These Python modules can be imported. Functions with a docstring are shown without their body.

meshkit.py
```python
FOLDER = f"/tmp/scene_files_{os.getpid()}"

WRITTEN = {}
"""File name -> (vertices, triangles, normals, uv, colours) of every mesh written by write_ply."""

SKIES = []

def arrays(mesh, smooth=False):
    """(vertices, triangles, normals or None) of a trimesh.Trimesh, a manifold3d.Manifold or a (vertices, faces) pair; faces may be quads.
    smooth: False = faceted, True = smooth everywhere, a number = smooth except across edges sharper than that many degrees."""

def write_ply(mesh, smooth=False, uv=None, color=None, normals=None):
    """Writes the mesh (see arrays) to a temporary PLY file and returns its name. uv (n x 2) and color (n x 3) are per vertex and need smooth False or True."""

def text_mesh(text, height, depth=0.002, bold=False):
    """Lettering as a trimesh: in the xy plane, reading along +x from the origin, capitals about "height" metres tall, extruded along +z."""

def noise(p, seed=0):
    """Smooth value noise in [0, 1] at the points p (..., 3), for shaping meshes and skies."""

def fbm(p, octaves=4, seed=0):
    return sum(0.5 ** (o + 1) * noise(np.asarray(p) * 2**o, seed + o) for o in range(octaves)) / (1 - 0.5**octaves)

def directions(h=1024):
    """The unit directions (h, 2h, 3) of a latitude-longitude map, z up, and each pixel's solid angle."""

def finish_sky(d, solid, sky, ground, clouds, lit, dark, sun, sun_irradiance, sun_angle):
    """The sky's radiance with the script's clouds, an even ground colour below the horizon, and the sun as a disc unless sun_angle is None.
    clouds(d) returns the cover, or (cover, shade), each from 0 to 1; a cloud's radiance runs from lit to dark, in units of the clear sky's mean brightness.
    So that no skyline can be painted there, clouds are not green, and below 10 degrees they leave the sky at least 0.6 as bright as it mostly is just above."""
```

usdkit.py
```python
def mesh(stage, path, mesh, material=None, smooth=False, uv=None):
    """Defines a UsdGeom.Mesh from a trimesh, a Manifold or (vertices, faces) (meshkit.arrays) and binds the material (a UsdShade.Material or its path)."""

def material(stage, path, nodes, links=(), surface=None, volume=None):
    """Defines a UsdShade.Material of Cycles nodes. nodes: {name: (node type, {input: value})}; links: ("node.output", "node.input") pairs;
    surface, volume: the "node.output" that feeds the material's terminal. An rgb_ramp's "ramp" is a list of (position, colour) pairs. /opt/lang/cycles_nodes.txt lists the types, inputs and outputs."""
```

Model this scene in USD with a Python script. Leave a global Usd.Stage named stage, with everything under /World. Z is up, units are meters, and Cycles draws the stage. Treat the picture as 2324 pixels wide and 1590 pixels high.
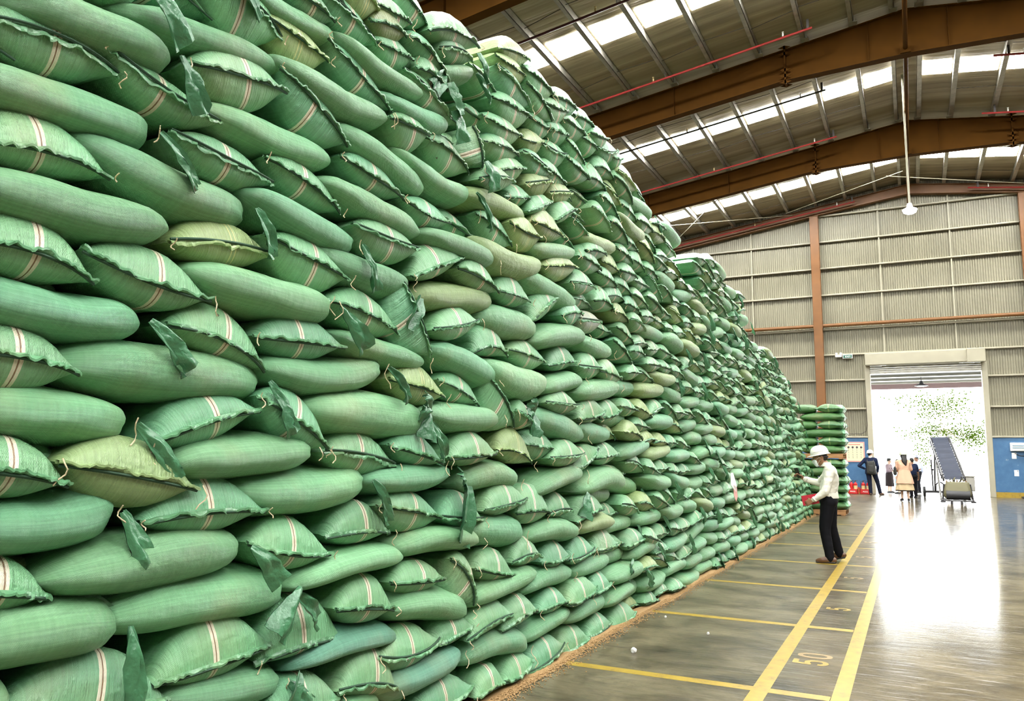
import math, random
import numpy as np, trimesh, manifold3d as m3, usdkit, meshkit
from shapely.geometry import Polygon
from pxr import Usd, UsdGeom, UsdLux, Gf, Sdf, Vt

stage = Usd.Stage.CreateInMemory()
UsdGeom.SetStageUpAxis(stage, 'Z'); UsdGeom.SetStageMetersPerUnit(stage, 1.0)
UsdGeom.Xform.Define(stage, '/World'); UsdGeom.Scope.Define(stage, '/World/Looks')
# ---------------------------------------------------------------- camera, sky, light, exposure
YAW, PITCH, ROLL, FPX, EYE = 0.46967545, 0.13001328, 0.00890037, 1783.577, 1.5
def cam_axes():
    cy, sy, cp, sp, cr, sr = math.cos(YAW), math.sin(YAW), math.cos(PITCH), math.sin(PITCH), math.cos(ROLL), math.sin(ROLL)
    fwd = np.array([-sy*cp, cy*cp, sp]); right = np.array([cy, sy, 0.0]); up = np.cross(right, fwd)
    return cr*right+sr*up, -sr*right+cr*up, fwd
CR, CU, CF = cam_axes()
cam = UsdGeom.Camera.Define(stage, '/World/camera')
cam.CreateHorizontalApertureAttr(36.0); cam.CreateFocalLengthAttr(36.0*FPX/2324); cam.CreateClippingRangeAttr(Gf.Vec2f(0.05, 2000))
mt = Gf.Matrix4d(*CR, 0, *CU, 0, *(-CF), 0, 0, 0, EYE, 1)
cam.AddTransformOp().Set(mt)
EXPOSURE = 0.15
cam.CreateExposureAttr(EXPOSURE)
sky = UsdLux.DomeLight.Define(stage, '/World/sky'); sky.CreateIntensityAttr(5); sky.CreateColorAttr(Gf.Vec3f(0.97, 1.0, 1.0))
SKYLIGHT = 58                                  # radiance of the sunlit translucent roof panels

# ---------------------------------------------------------------- helpers
counts, LOC = {}, {}
def numbered(parent, name):
    n = counts.get((parent, name), 0); counts[(parent, name)] = n+1
    return f'{parent}/{name}' if n == 0 else f'{parent}/{name}_{n:03d}'
def setdata(prim, label=None, cat=None, group=None, kind=None):
    for k, v in (('label', label), ('category', cat), ('group', group), ('kind', kind)):
        if v: prim.SetCustomDataByKey(k, v)
def thing(name, label=None, cat=None, loc=(0, 0, 0), group=None, kind=None):
    p = numbered('/World', name); x = UsdGeom.Xform.Define(stage, p)
    x.AddTranslateOp().Set(Gf.Vec3d(*map(float, loc))); LOC[p] = np.array(loc, float)
    setdata(x.GetPrim(), label, cat, group, kind)
    return p
def part(parent, name, mesh, m, smooth=False, label=None, uv=None, kind=None):
    """One Mesh under a thing (or a part of one); mesh in world coordinates."""
    root = '/'.join(parent.split('/')[:3]); v, f, n = meshkit.arrays(mesh, smooth)
    p = numbered(parent, name)
    g = usdkit.mesh(stage, p, (v - LOC[root], f), MATS[m], smooth=False, uv=uv)
    if n is not None:
        g.CreateNormalsAttr(Vt.Vec3fArray.FromNumpy(n.astype(np.float32))); g.SetNormalsInterpolation('vertex')
    setdata(g.GetPrim(), label, kind=kind)
    return p
def solo(name, mesh, m, label=None, cat=None, loc=(0, 0, 0), group=None, kind=None, smooth=False, uv=None):
    """A thing that is one mesh."""
    p = numbered('/World', name); v, f, n = meshkit.arrays(mesh, smooth)
    g = usdkit.mesh(stage, p, (v - np.array(loc, float), f), MATS[m], smooth=False, uv=uv)
    if n is not None:
        g.CreateNormalsAttr(Vt.Vec3fArray.FromNumpy(n.astype(np.float32))); g.SetNormalsInterpolation('vertex')
    g.AddTranslateOp().Set(Gf.Vec3d(*map(float, loc))); setdata(g.GetPrim(), label, cat, group, kind)
    return p
def cat_(ms): return trimesh.util.concatenate(ms)
def box(x0, x1, y0, y1, z0, z1):
    b = trimesh.creation.box([abs(x1-x0), abs(y1-y0), abs(z1-z0)]); b.apply_translation([(x0+x1)/2, (y0+y1)/2, (z0+z1)/2]); return b
def bbox(x0, x1, y0, y1, z0, z1, c=0.01):
    """A box with chamfered edges."""
    s = np.array([abs(x1-x0), abs(y1-y0), abs(z1-z0)])/2; c = min(c, s.min()*0.45); pts = []
    for sg in np.ndindex(2, 2, 2):
        q = (np.array(sg)*2-1)
        for a in range(3):
            w = s - c; w[a] = s[a]; pts.append(q*w)
    h = trimesh.convex.convex_hull(np.array(pts)); h.apply_translation([(x0+x1)/2, (y0+y1)/2, (z0+z1)/2]); return h
def tube(pts, r, n=8, cap=True):
    p = np.asarray(pts, float); t = np.gradient(p, axis=0); t /= np.linalg.norm(t, axis=1, keepdims=True)+1e-12
    ref = np.array([0, 0, 1.0]) if abs(t.mean(0)[2]) < 0.9 else np.array([1.0, 0, 0])
    a = np.cross(t, ref); a /= np.linalg.norm(a, axis=1, keepdims=True)+1e-12; b = np.cross(t, a)
    r = np.broadcast_to(np.asarray(r, float), (len(p),)); g = np.arange(n)*2*np.pi/n
    v = p[:, None] + r[:, None, None]*(np.cos(g)[None, :, None]*a[:, None]+np.sin(g)[None, :, None]*b[:, None]); v = v.reshape(-1, 3)
    f = []
    for i in range(len(p)-1):
        for j in range(n):
            k = (j+1) % n; q = [i*n+j, i*n+k, (i+1)*n+k, (i+1)*n+j]; f += [[q[0], q[2], q[1]], [q[0], q[3], q[2]]]
    if cap:
        for j in range(1, n-1): f.append([0, j, j+1]); o = (len(p)-1)*n; f.append([o, o+j+1, o+j])
    return trimesh.Trimesh(v, f, process=False)
def rod(a, b, r, n=8): return tube([a, b], r, n)
def beam(a, b, w, h):
    """A rectangular bar from a to b; w across, h upright."""
    a, b = np.array(a, float), np.array(b, float); t = b-a; L = np.linalg.norm(t); t /= L
    ref = np.array([0, 0, 1.0]) if abs(t[2]) < 0.95 else np.array([0, 1.0, 0]); s = np.cross(t, ref); s /= np.linalg.norm(s); u = np.cross(s, t)
    m = trimesh.creation.box([L, w, h]); T = np.eye(4); T[:3, 0], T[:3, 1], T[:3, 2], T[:3, 3] = t, s, u, (a+b)/2; m.apply_transform(T); return m
def prism(poly, y0, y1):
    """Extrudes an (x, z) outline from y0 to y1."""
    m = trimesh.creation.extrude_polygon(Polygon(poly), abs(y1-y0), engine='earcut'); v = m.vertices.copy()
    return trimesh.Trimesh(np.stack([v[:, 0], y0 + (v[:, 2]) * np.sign(y1-y0), v[:, 1]], 1), m.faces[:, ::-1] if y1 > y0 else m.faces, process=False)
def lathe(prof, n=24, c=(0, 0, 0)):
    m = trimesh.creation.revolve(np.array(prof, float), sections=n); m.apply_translation(c); return m
def grid_faces(nr, nc):
    i, j = np.meshgrid(np.arange(nr-1), np.arange(nc-1), indexing='ij'); a = (i*nc+j).ravel()
    return np.vstack([np.stack([a, a+1, a+nc+1], 1), np.stack([a, a+nc+1, a+nc], 1)])

# ---------------------------------------------------------------- materials
MATS = {}
def mat(name, nodes, links=(), surface='p.BSDF', volume=None):
    MATS[name] = usdkit.material(stage, f'/World/Looks/{name}', nodes, links, surface, volume)
def plain(name, col, rough=0.5, metal=0.0, spec=0.5, noise=0.0, scale=6.0, bump=0.0, **kw):
    n = {'p': ('principled_bsdf', {'base_color': col, 'roughness': rough, 'metallic': metal, 'specular_ior_level': spec, **kw})}; l = []
    if noise or bump:
        n['g'] = ('geometry', {}); n['n'] = ('noise_texture', {'scale': scale, 'detail': 5.0}); l.append(('g.position', 'n.vector'))
        if noise:
            n['r'] = ('rgb_ramp', {'ramp': [(0.3, [c*(1-noise) for c in col]), (0.7, [min(1, c*(1+noise)) for c in col])]}); l += [('n.fac', 'r.fac'), ('r.color', 'p.base_color')]
        if bump:
            n['b'] = ('bump', {'strength': 1.0, 'distance': bump}); l += [('n.fac', 'b.height'), ('b.normal', 'p.normal')]
    mat(name, n, l)
def sack_mat(name, col, band=None, dust=0.42):
    """Woven polypropylene: u runs round the sack, v along it (metres); the stripe is woven in at u = 0."""
    c = np.array(col); dark, light = tuple(c*0.84), tuple(np.minimum(1, c*1.17+0.012))
    n = {'uv': ('uvmap', {'attribute': 'st'}),
         'mw': ('mapping', {'scale': (90.0, 2.2, 1.0)}), 'nw': ('noise_texture', {'scale': 1.0, 'detail': 3.0, 'roughness': 0.6}),
         'mf': ('mapping', {'scale': (2.0, 70.0, 1.0)}), 'nf': ('noise_texture', {'scale': 1.0, 'detail': 2.0}),
         'rw': ('rgb_ramp', {'ramp': [(0.30, dark), (0.5, tuple(c)), (0.72, light)]}),
         'rf': ('rgb_ramp', {'ramp': [(0.3, (0.90, 0.93, 0.92)), (0.7, (1.07, 1.06, 1.07))]}),
         'mul': ('mix', {'mix_type': 'multiply', 'fac': 1.0}),
         'g': ('geometry', {}), 'nd': ('noise_texture', {'scale': 2.3, 'detail': 4.0}), 'rd': ('rgb_ramp', {'ramp': [(0.52, (0, 0, 0)), (0.78, (dust, dust, dust))]}),
         'dust': ('mix', {'color2': (0.36, 0.34, 0.17)}),
         'oi': ('object_info', {}), 'hs': ('hsv', {'saturation': 1.0}), 'vr': ('map_range', {'to_min': 0.90, 'to_max': 1.12}),
         'sx': ('separate_xyz', {}), 'w1': ('math', {'math_type': 'multiply', 'value2': 1250.0}), 's1': ('math', {'math_type': 'sine'}),
         'w2': ('math', {'math_type': 'multiply', 'value2': 1250.0}), 's2': ('math', {'math_type': 'sine'}), 'ws': ('math', {'math_type': 'multiply'}),
         'nb': ('noise_texture', {'scale': 26.0, 'detail': 3.0}), 'hb': ('math', {'math_type': 'multiply_add', 'value2': 0.065}),
         'b': ('bump', {'strength': 0.75, 'distance': 0.012}), 'mg': ('mapping', {'scale': (75.0, 5.0, 1.0)}), 'ng': ('noise_texture', {'scale': 1.0, 'detail': 3.0, 'distortion': 0.6}), 'vg': ('map_range', {'from_min': 0.0, 'from_max': 0.30, 'to_min': 1.0, 'to_max': 0.06, 'clamp': True}), 'hg': ('math', {'math_type': 'multiply'}), 'b2': ('bump', {'strength': 0.8, 'distance': 0.013}), 'vo': ('voronoi_texture', {'scale': 5.5}), 'lt': ('math', {'math_type': 'less_than', 'value2': 0.045}), 'nv': ('noise_texture', {'scale': 3.0, 'detail': 1.0}), 'gt': ('math', {'math_type': 'greater_than', 'value2': 0.55}), 'an': ('math', {'math_type': 'multiply'}), 'nw2': ('noise_texture', {'scale': 60.0}), 'wv': ('vector_math', {'math_type': 'multiply_add', 'vector2': (0.03, 0.03, 0.03)}), 'spk': ('mix', {'color2': (0.055, 0.075, 0.03)}),
         'p': ('principled_bsdf', {'roughness': 0.34, 'specular_ior_level': 0.65})}
    l = [('uv.UV', 'mw.vector'), ('mw.vector', 'nw.vector'), ('uv.UV', 'mf.vector'), ('mf.vector', 'nf.vector'), ('nw.fac', 'rw.fac'), ('nf.fac', 'rf.fac'),
         ('rw.color', 'mul.color1'), ('rf.color', 'mul.color2'), ('g.position', 'nd.vector'), ('nd.fac', 'rd.fac'), ('rd.color', 'dust.fac'), ('mul.color', 'dust.color1'),
         ('g.position', 'nw2.vector'), ('nw2.color', 'wv.vector1'), ('g.position', 'wv.vector3'), ('wv.vector', 'vo.vector'), ('vo.distance', 'lt.value1'), ('g.position', 'nv.vector'), ('nv.fac', 'gt.value1'), ('lt.value', 'an.value1'), ('gt.value', 'an.value2'), ('an.value', 'spk.fac'), ('dust.color', 'spk.color1'), ('oi.random', 'vr.value'), ('vr.result', 'hs.value'), ('spk.color', 'hs.color'),
         ('uv.UV', 'sx.vector'), ('sx.x', 'w1.value1'), ('w1.value', 's1.value1'), ('sx.y', 'w2.value1'), ('w2.value', 's2.value1'), ('s1.value', 'ws.value1'), ('s2.value', 'ws.value2'),
         ('g.position', 'nb.vector'), ('ws.value', 'hb.value1'), ('nb.fac', 'hb.value3'), ('hb.value', 'b.height'), ('uv.UV', 'mg.vector'), ('mg.vector', 'ng.vector'), ('sx.y', 'vg.value'), ('ng.fac', 'hg.value1'), ('vg.result', 'hg.value2'), ('hg.value', 'b2.height'), ('b.normal', 'b2.normal'), ('b2.normal', 'p.normal')]
    out = 'hs.color'
    if band:
        if band == 'wide': st = [(0, (0, 0, 0)), (0.20, (1, 1, 1)), (0.45, (0, 0, 0)), (0.55, (1, 1, 1)), (0.80, (0, 0, 0))]; cc = (0.70, 0.65, 0.50); W = 0.024
        else: st = [(0, (0, 0, 0)), (0.18, (1, 1, 1)), (0.30, (0, 0, 0)), (0.68, (1, 1, 1)), (0.80, (0, 0, 0))]; cc = (0.62, 0.60, 0.26); W = 0.02
        n |= {'mr': ('map_range', {'from_min': -W, 'from_max': W, 'clamp': True}), 'br': ('rgb_ramp', {'ramp': st, 'interpolate': False}), 'bm': ('mix', {'color2': cc}),
              'cr': ('rgb_ramp', {'ramp': [(0, (0, 0, 0)), (0.45, (1, 1, 1)), (0.55, (0, 0, 0))], 'interpolate': False}), 'cm': ('mix', {'color2': (0.20, 0.12, 0.06)})}
        l += [('sx.x', 'mr.value'), ('mr.result', 'br.fac'), ('br.color', 'bm.fac'), ('hs.color', 'bm.color1')]; out = 'bm.color'
        if band == 'wide': l += [('mr.result', 'cr.fac'), ('cr.color', 'cm.fac'), ('bm.color', 'cm.color1')]; out = 'cm.color'
    mat(name, n, l + [(out, 'p.base_color')])
GREENS = [(0.155, 0.375, 0.190), (0.163, 0.39, 0.190), (0.142, 0.368, 0.195), (0.180, 0.40, 0.198), (0.160, 0.355, 0.170)]
for i, c in enumerate(GREENS):
    sack_mat(f'sack_green_{i}', c, 'wide'); sack_mat(f'sack_plain_{i}', c)
sack_mat('sack_yellow', (0.27, 0.375, 0.15), 'thin'); sack_mat('sack_yellow_plain', (0.265, 0.38, 0.16))
sack_mat('sack_blue', (0.125, 0.335, 0.225)); sack_mat('sack_olive', (0.17, 0.24, 0.085)); sack_mat('sack_grey', (0.34, 0.37, 0.28), 'thin'); sack_mat('sack_light', (0.22, 0.46, 0.17))
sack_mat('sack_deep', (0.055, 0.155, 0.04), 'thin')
sack_mat('cloth_dark', (0.048, 0.165, 0.075), dust=0.05); sack_mat('hem_green', (0.105, 0.27, 0.13))
plain('thread_tan', (0.62, 0.50, 0.33), 0.8); plain('thread_dark', (0.02, 0.06, 0.03), 0.8)
plain('grain_tan', (0.36, 0.22, 0.09), 0.8, noise=0.3, scale=300, bump=0.004)
plain('steel_brown', (0.064, 0.024, 0.001), 0.75, spec=0.1, noise=0.12, scale=2); plain('steel_orange', (0.165, 0.066, 0.013), 0.5, noise=0.1, scale=3)
plain('galvanised', (0.40, 0.385, 0.33), 0.42, metal=0.6, noise=0.2, scale=5); plain('pipe_red', (0.30, 0.02, 0.018), 0.4); plain('pipe_maroon', (0.06, 0.006, 0.012), 0.5); plain('wire_dark', (0.03, 0.025, 0.02), 0.5)
plain('cream_steel', (0.36, 0.335, 0.245), 0.5, noise=0.05, scale=2); plain('cladding', (0.215, 0.200, 0.135), 0.45, noise=0.08, scale=1.2)
plain('white_paint', (0.82, 0.82, 0.80), 0.4); plain('chrome', (0.7, 0.7, 0.7), 0.25, metal=1.0)
plain('concrete_out', (0.72, 0.71, 0.68), 0.8, noise=0.06, scale=0.6)
mat('skylight', {'e': ('emission', {'color': (1.0, 1.0, 0.975), 'strength': SKYLIGHT})}, surface='e.emission')
mat('lamp_glow', {'e': ('emission', {'color': (1.0, 0.98, 0.93), 'strength': 30.0})}, surface='e.emission')
mat('tube_glow', {'e': ('emission', {'color': (0.55, 0.85, 1.0), 'strength': 0.55})}, surface='e.emission')
# floor: stained, polished concrete
mat('floor_concrete', {'g': ('geometry', {}), 'm1': ('mapping', {'scale': (0.8, 1.1, 1.0), 'rotation': (0, 0, 0.25)}), 'n1': ('noise_texture', {'scale': 1.6, 'detail': 9.0, 'roughness': 0.68, 'distortion': 0.7}),
    'r1': ('rgb_ramp', {'ramp': [(0.32, (0.030, 0.023, 0.013)), (0.44, (0.078, 0.062, 0.035)), (0.56, (0.132, 0.108, 0.064)), (0.72, (0.19, 0.158, 0.098))]}),
    'm2': ('mapping', {'scale': (0.5, 5.0, 1.0), 'rotation': (0, 0, 0.3)}), 'n2': ('noise_texture', {'scale': 5.0, 'detail': 6.0, 'roughness': 0.7}),
    'r2': ('rgb_ramp', {'ramp': [(0.30, (0.42, 0.40, 0.38)), (0.50, (1, 1, 1))]}), 'm3': ('mapping', {'scale': (0.6, 1.6, 1.0), 'rotation': (0, 0, -0.4)}), 'n3': ('noise_texture', {'scale': 0.9, 'detail': 12.0, 'roughness': 0.78, 'distortion': 1.5}), 'r3': ('rgb_ramp', {'ramp': [(0.485, (1, 1, 1)), (0.498, (0.55, 0.53, 0.5)), (0.503, (0.55, 0.53, 0.5)), (0.516, (1, 1, 1))]}), 'mx3': ('mix', {'mix_type': 'multiply', 'fac': 0.8}), 'sx': ('separate_xyz', {}), 'wr': ('map_range', {'from_min': -1.3, 'from_max': 0.1, 'to_min': 0.20, 'to_max': 0.0, 'clamp': True}), 'ra': ('math', {'math_type': 'add'}), 'wr2': ('map_range', {'from_min': 2.3, 'from_max': 3.2, 'to_min': 0.0, 'to_max': 0.16, 'clamp': True}), 'rb': ('math', {'math_type': 'add'}), 'mx': ('mix', {'mix_type': 'multiply', 'fac': 0.85}),
    'rr': ('rgb_ramp', {'ramp': [(0.32, (0.34, 0.34, 0.34)), (0.46, (0.12, 0.12, 0.12)), (0.7, (0.075, 0.075, 0.075))]}), 'b': ('bump', {'strength': 0.13, 'distance': 0.004}),
    'p': ('principled_bsdf', {'specular_ior_level': 0.36})},
    [('g.position', 'm1.vector'), ('m1.vector', 'n1.vector'), ('n1.fac', 'r1.fac'), ('g.position', 'm2.vector'), ('m2.vector', 'n2.vector'), ('n2.fac', 'r2.fac'), ('r1.color', 'mx.color1'), ('r2.color', 'mx.color2'),
     ('g.position', 'm3.vector'), ('m3.vector', 'n3.vector'), ('n3.fac', 'r3.fac'), ('mx.color', 'mx3.color1'), ('r3.color', 'mx3.color2'), ('mx3.color', 'p.base_color'), ('n2.fac', 'rr.fac'), ('g.position', 'sx.vector'), ('sx.x', 'wr.value'), ('rr.color', 'ra.value1'), ('wr.result', 'ra.value2'), ('sx.x', 'wr2.value'), ('ra.value', 'rb.value1'), ('wr2.result', 'rb.value2'), ('rb.value', 'p.roughness'), ('n2.fac', 'b.height'), ('b.normal', 'p.normal')])
mat('paint_yellow', {'g': ('geometry', {}), 'n': ('noise_texture', {'scale': 9.0, 'detail': 8.0, 'roughness': 0.7}), 'r': ('rgb_ramp', {'ramp': [(0.32, (0.14, 0.10, 0.033)), (0.44, (0.30, 0.20, 0.025)), (0.7, (0.37, 0.255, 0.027))]}),
    'p': ('principled_bsdf', {'roughness': 0.32})}, [('g.position', 'n.vector'), ('n.fac', 'r.fac'), ('r.color', 'p.base_color')])
plain('paint_yellow_worn', (0.22, 0.14, 0.042), 0.4, noise=0.2, scale=12)
mat('foil', {'g': ('geometry', {}), 'm1': ('mapping', {'scale': (0.16, 2.6, 0.5)}), 'n1': ('noise_texture', {'scale': 1.2, 'detail': 3.5, 'roughness': 0.5, 'distortion': 0.5}),
    'r': ('rgb_ramp', {'ramp': [(0.3, (0.20, 0.16, 0.095)), (0.7, (0.40, 0.34, 0.22))]}), 'b': ('bump', {'strength': 0.6, 'distance': 0.07}), 'p': ('principled_bsdf', {'metallic': 0.2, 'roughness': 0.55})},
    [('g.position', 'm1.vector'), ('m1.vector', 'n1.vector'), ('n1.fac', 'r.fac'), ('r.color', 'p.base_color'), ('n1.fac', 'b.height'), ('b.normal', 'p.normal')])
mat('dado_blue', {'g': ('geometry', {}), 'n': ('noise_texture', {'scale': 3.0, 'detail': 9.0, 'roughness': 0.75}), 'r': ('rgb_ramp', {'ramp': [(0.25, (0.03, 0.10, 0.20)), (0.5, (0.042, 0.125, 0.25)), (0.66, (0.055, 0.145, 0.275)), (0.72, (0.35, 0.43, 0.47))]}),
    'p': ('principled_bsdf', {'roughness': 0.45})}, [('g.position', 'n.vector'), ('n.fac', 'r.fac'), ('r.color', 'p.base_color')])
for nm, c, r in (('skin', (0.27, 0.13, 0.07), .5), ('skin_fair', (0.62, 0.40, 0.28), .5), ('shirt_white', (0.68, 0.66, 0.57), .8), ('trousers_black', (0.006, 0.006, 0.008), .8), ('shoe_brown', (0.10, 0.045, 0.018), .45), ('shoe_black', (0.012, 0.012, 0.012), .4),
    ('helmet_white', (0.70, 0.69, 0.62), .28), ('helmet_green', (0.62, 0.68, 0.42), .3), ('hair_black', (0.010, 0.007, 0.006), .5), ('mask_blue', (0.70, 0.76, 0.74), .8), ('book_red', (0.42, 0.012, 0.03), .5), ('paper', (0.84, 0.83, 0.80), .7), ('phone_dark', (0.015, 0.012, 0.012), .25),
    ('suit_navy', (0.012, 0.018, 0.045), .8), ('jeans_navy', (0.010, 0.013, 0.028), .8), ('pack_black', (0.018, 0.018, 0.014), .6), ('coat_peach', (0.62, 0.38, 0.26), .8), ('skirt_tan', (0.52, 0.40, 0.24), .8), ('blouse', (0.20, 0.15, 0.16), .8), ('skirt_black', (0.02, 0.014, 0.013), .8),
    ('dress_blue', (0.25, 0.45, 0.80), .8), ('shirt_blue', (0.48, 0.62, 0.85), .8), ('pack_grey', (0.45, 0.48, 0.60), .7), ('rubber', (0.016, 0.016, 0.018), .45), ('belt_dark', (0.026, 0.032, 0.055), .34), ('olive_canvas', (0.115, 0.105, 0.05), .7), ('machine_grey', (0.33, 0.32, 0.28), .5), ('frame_dark', (0.035, 0.033, 0.035), .45),
    ('extinguisher_red', (0.50, 0.015, 0.015), .3), ('label_gold', (0.62, 0.48, 0.22), .5), ('poster_cream', (0.78, 0.70, 0.42), .6), ('poster_edge', (0.62, 0.30, 0.26), .6), ('ink', (0.05, 0.04, 0.05), .7), ('ink_red', (0.55, 0.10, 0.08), .7), ('sign_green', (0.02, 0.11, 0.07), .4), ('brass', (0.55, 0.42, 0.2), .35), ('bark', (0.30, 0.25, 0.20), .9), ('canopy_grey', (0.085, 0.085, 0.088), .7), ('canopy_cream', (0.2, 0.19, 0.15), .7), ('hall_dark', (0.055, 0.05, 0.04), .7), ('fascia_pink', (0.14, 0.09, 0.085), .6)):
    plain(nm, c, r, spec=0.12 if r == .8 else 0.5, **(dict(scale=8, bump=0.006) if nm.startswith(('shirt', 'coat', 'suit', 'trousers', 'jeans')) else {}))
mat('wood_pallet', {'g': ('geometry', {}), 'm': ('mapping', {'scale': (1.5, 14.0, 14.0)}), 'n': ('noise_texture', {'scale': 2.0, 'detail': 5.0}), 'r': ('rgb_ramp', {'ramp': [(0.3, (0.22, 0.10, 0.035)), (0.7, (0.42, 0.22, 0.085))]}), 'p': ('principled_bsdf', {'roughness': 0.7})},
    [('g.position', 'm.vector'), ('m.vector', 'n.vector'), ('n.fac', 'r.fac'), ('r.color', 'p.base_color')])
mat('leaf', {'oi': ('geometry', {}), 'r': ('rgb_ramp', {'ramp': [(0.0, (0.020, 0.034, 0.004)), (0.6, (0.050, 0.078, 0.010)), (1.0, (0.12, 0.13, 0.02))]}), 'd': ('diffuse_bsdf', {}), 't': ('translucent_bsdf', {}), 'm': ('mix_closure', {'fac': 0.35})},
    [('oi.random_per_island', 'r.fac'), ('r.color', 'd.color'), ('r.color', 't.color'), ('d.BSDF', 'm.closure1'), ('t.BSDF', 'm.closure2')], surface='m.closure')
# ---------------------------------------------------------------- the hall
YE, XR, ZR, SL = 35.62, 0.4, 12.7, 0.14          # far wall, ridge, underside of the purlins at the ridge, roof slope
XL, XRT, YB = -11.2, 12.0, -22.0
def rz(x, z0=ZR): return z0 - SL*abs(x-XR)
FRAMES = [13.6, 21.03, 28.47]
# floor with its painted lanes and bay numbers
fl = thing('floor', 'stained and scuffed polished concrete warehouse floor', kind='structure')
part(fl, 'slab', box(XL, XRT, YB, YE+0.35, -0.2, 0), 'floor_concrete')
def paint(x0, x1, y0, y1, name, m='paint_yellow', z=0.0012): return part(fl, name, box(x0, x1, y0, y1, -0.02, z), m)
paint(-1.013, -0.905, 2.0, 23.5, 'lane_line'); paint(-0.535, -0.432, 2.0, 23.5, 'lane_line')
for i, y in enumerate((3.24, 5.49, 7.65, 9.84, 12.12, 14.45, 16.72, 19.2)):
    paint(-2.36, -0.54, y-0.055, y+0.045, 'bay_line', z=0.0008)
def floor_text(s, x, y, h, m):
    t = meshkit.text_mesh(s, h, 0.0009, True); v = t.vertices.copy(); w = v[:, 0].max()-v[:, 0].min()
    t.vertices = np.stack([x - (v[:, 1]-v[:, 1].min()) + h/2, y + (v[:, 0]-v[:, 0].min()-w/2)*0.9, v[:, 2]+0.0004], 1)
    part(fl, 'bay_number', t, m)
floor_text('5', -0.74, 6.36, 0.23, 'paint_yellow'); floor_text('0', -0.73, 6.57, 0.23, 'paint_yellow_worn')
for y in (8.65, 10.9, 13.2, 15.5): floor_text('5', -0.73, y, 0.21, 'paint_yellow' if y < 9 else 'paint_yellow_worn')

# far wall: cladding sheets, girts, sag rods, blue masonry dado
wf = thing('wall_far', 'cream ribbed metal gable wall with steel girts over a blue base', kind='structure')
def cladding(x0, x1, z0, z1, y=YE):
    x0, x1 = (XL+round((q-XL)/0.0873)*0.0873 for q in (x0, x1)); xs, ys, x = [], [], x0
    while x < x1-0.01:
        for dx, dy in ((0, 0), (0.056, 0), (0.063, 0.022), (0.080, 0.022)):
            xs.append(x+dx); ys.append(y+dy)
        x += 0.0873
    xs.append(x); ys.append(y)
    xs, ys = np.array(xs), np.array(ys); top = np.minimum(z1, rz(xs, 12.97)) if z1 > 9 else np.full_like(xs, z1)
    v = np.concatenate([np.stack([xs, ys, np.full_like(xs, z0)], 1), np.stack([xs, ys, top], 1)]); n = len(xs)
    f = grid_faces(2, n); return trimesh.Trimesh(v, f, process=False)
DX0, DX1, DZ = -1.47, 2.60, 4.88
sheets = [(XL, -8.64), (-8.64, -6.03), (-6.03, -3.33), (-3.33, -0.83), (-0.83, 1.77), (1.77, 4.35), (4.35, 7.0), (7.0, XRT)]
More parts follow.
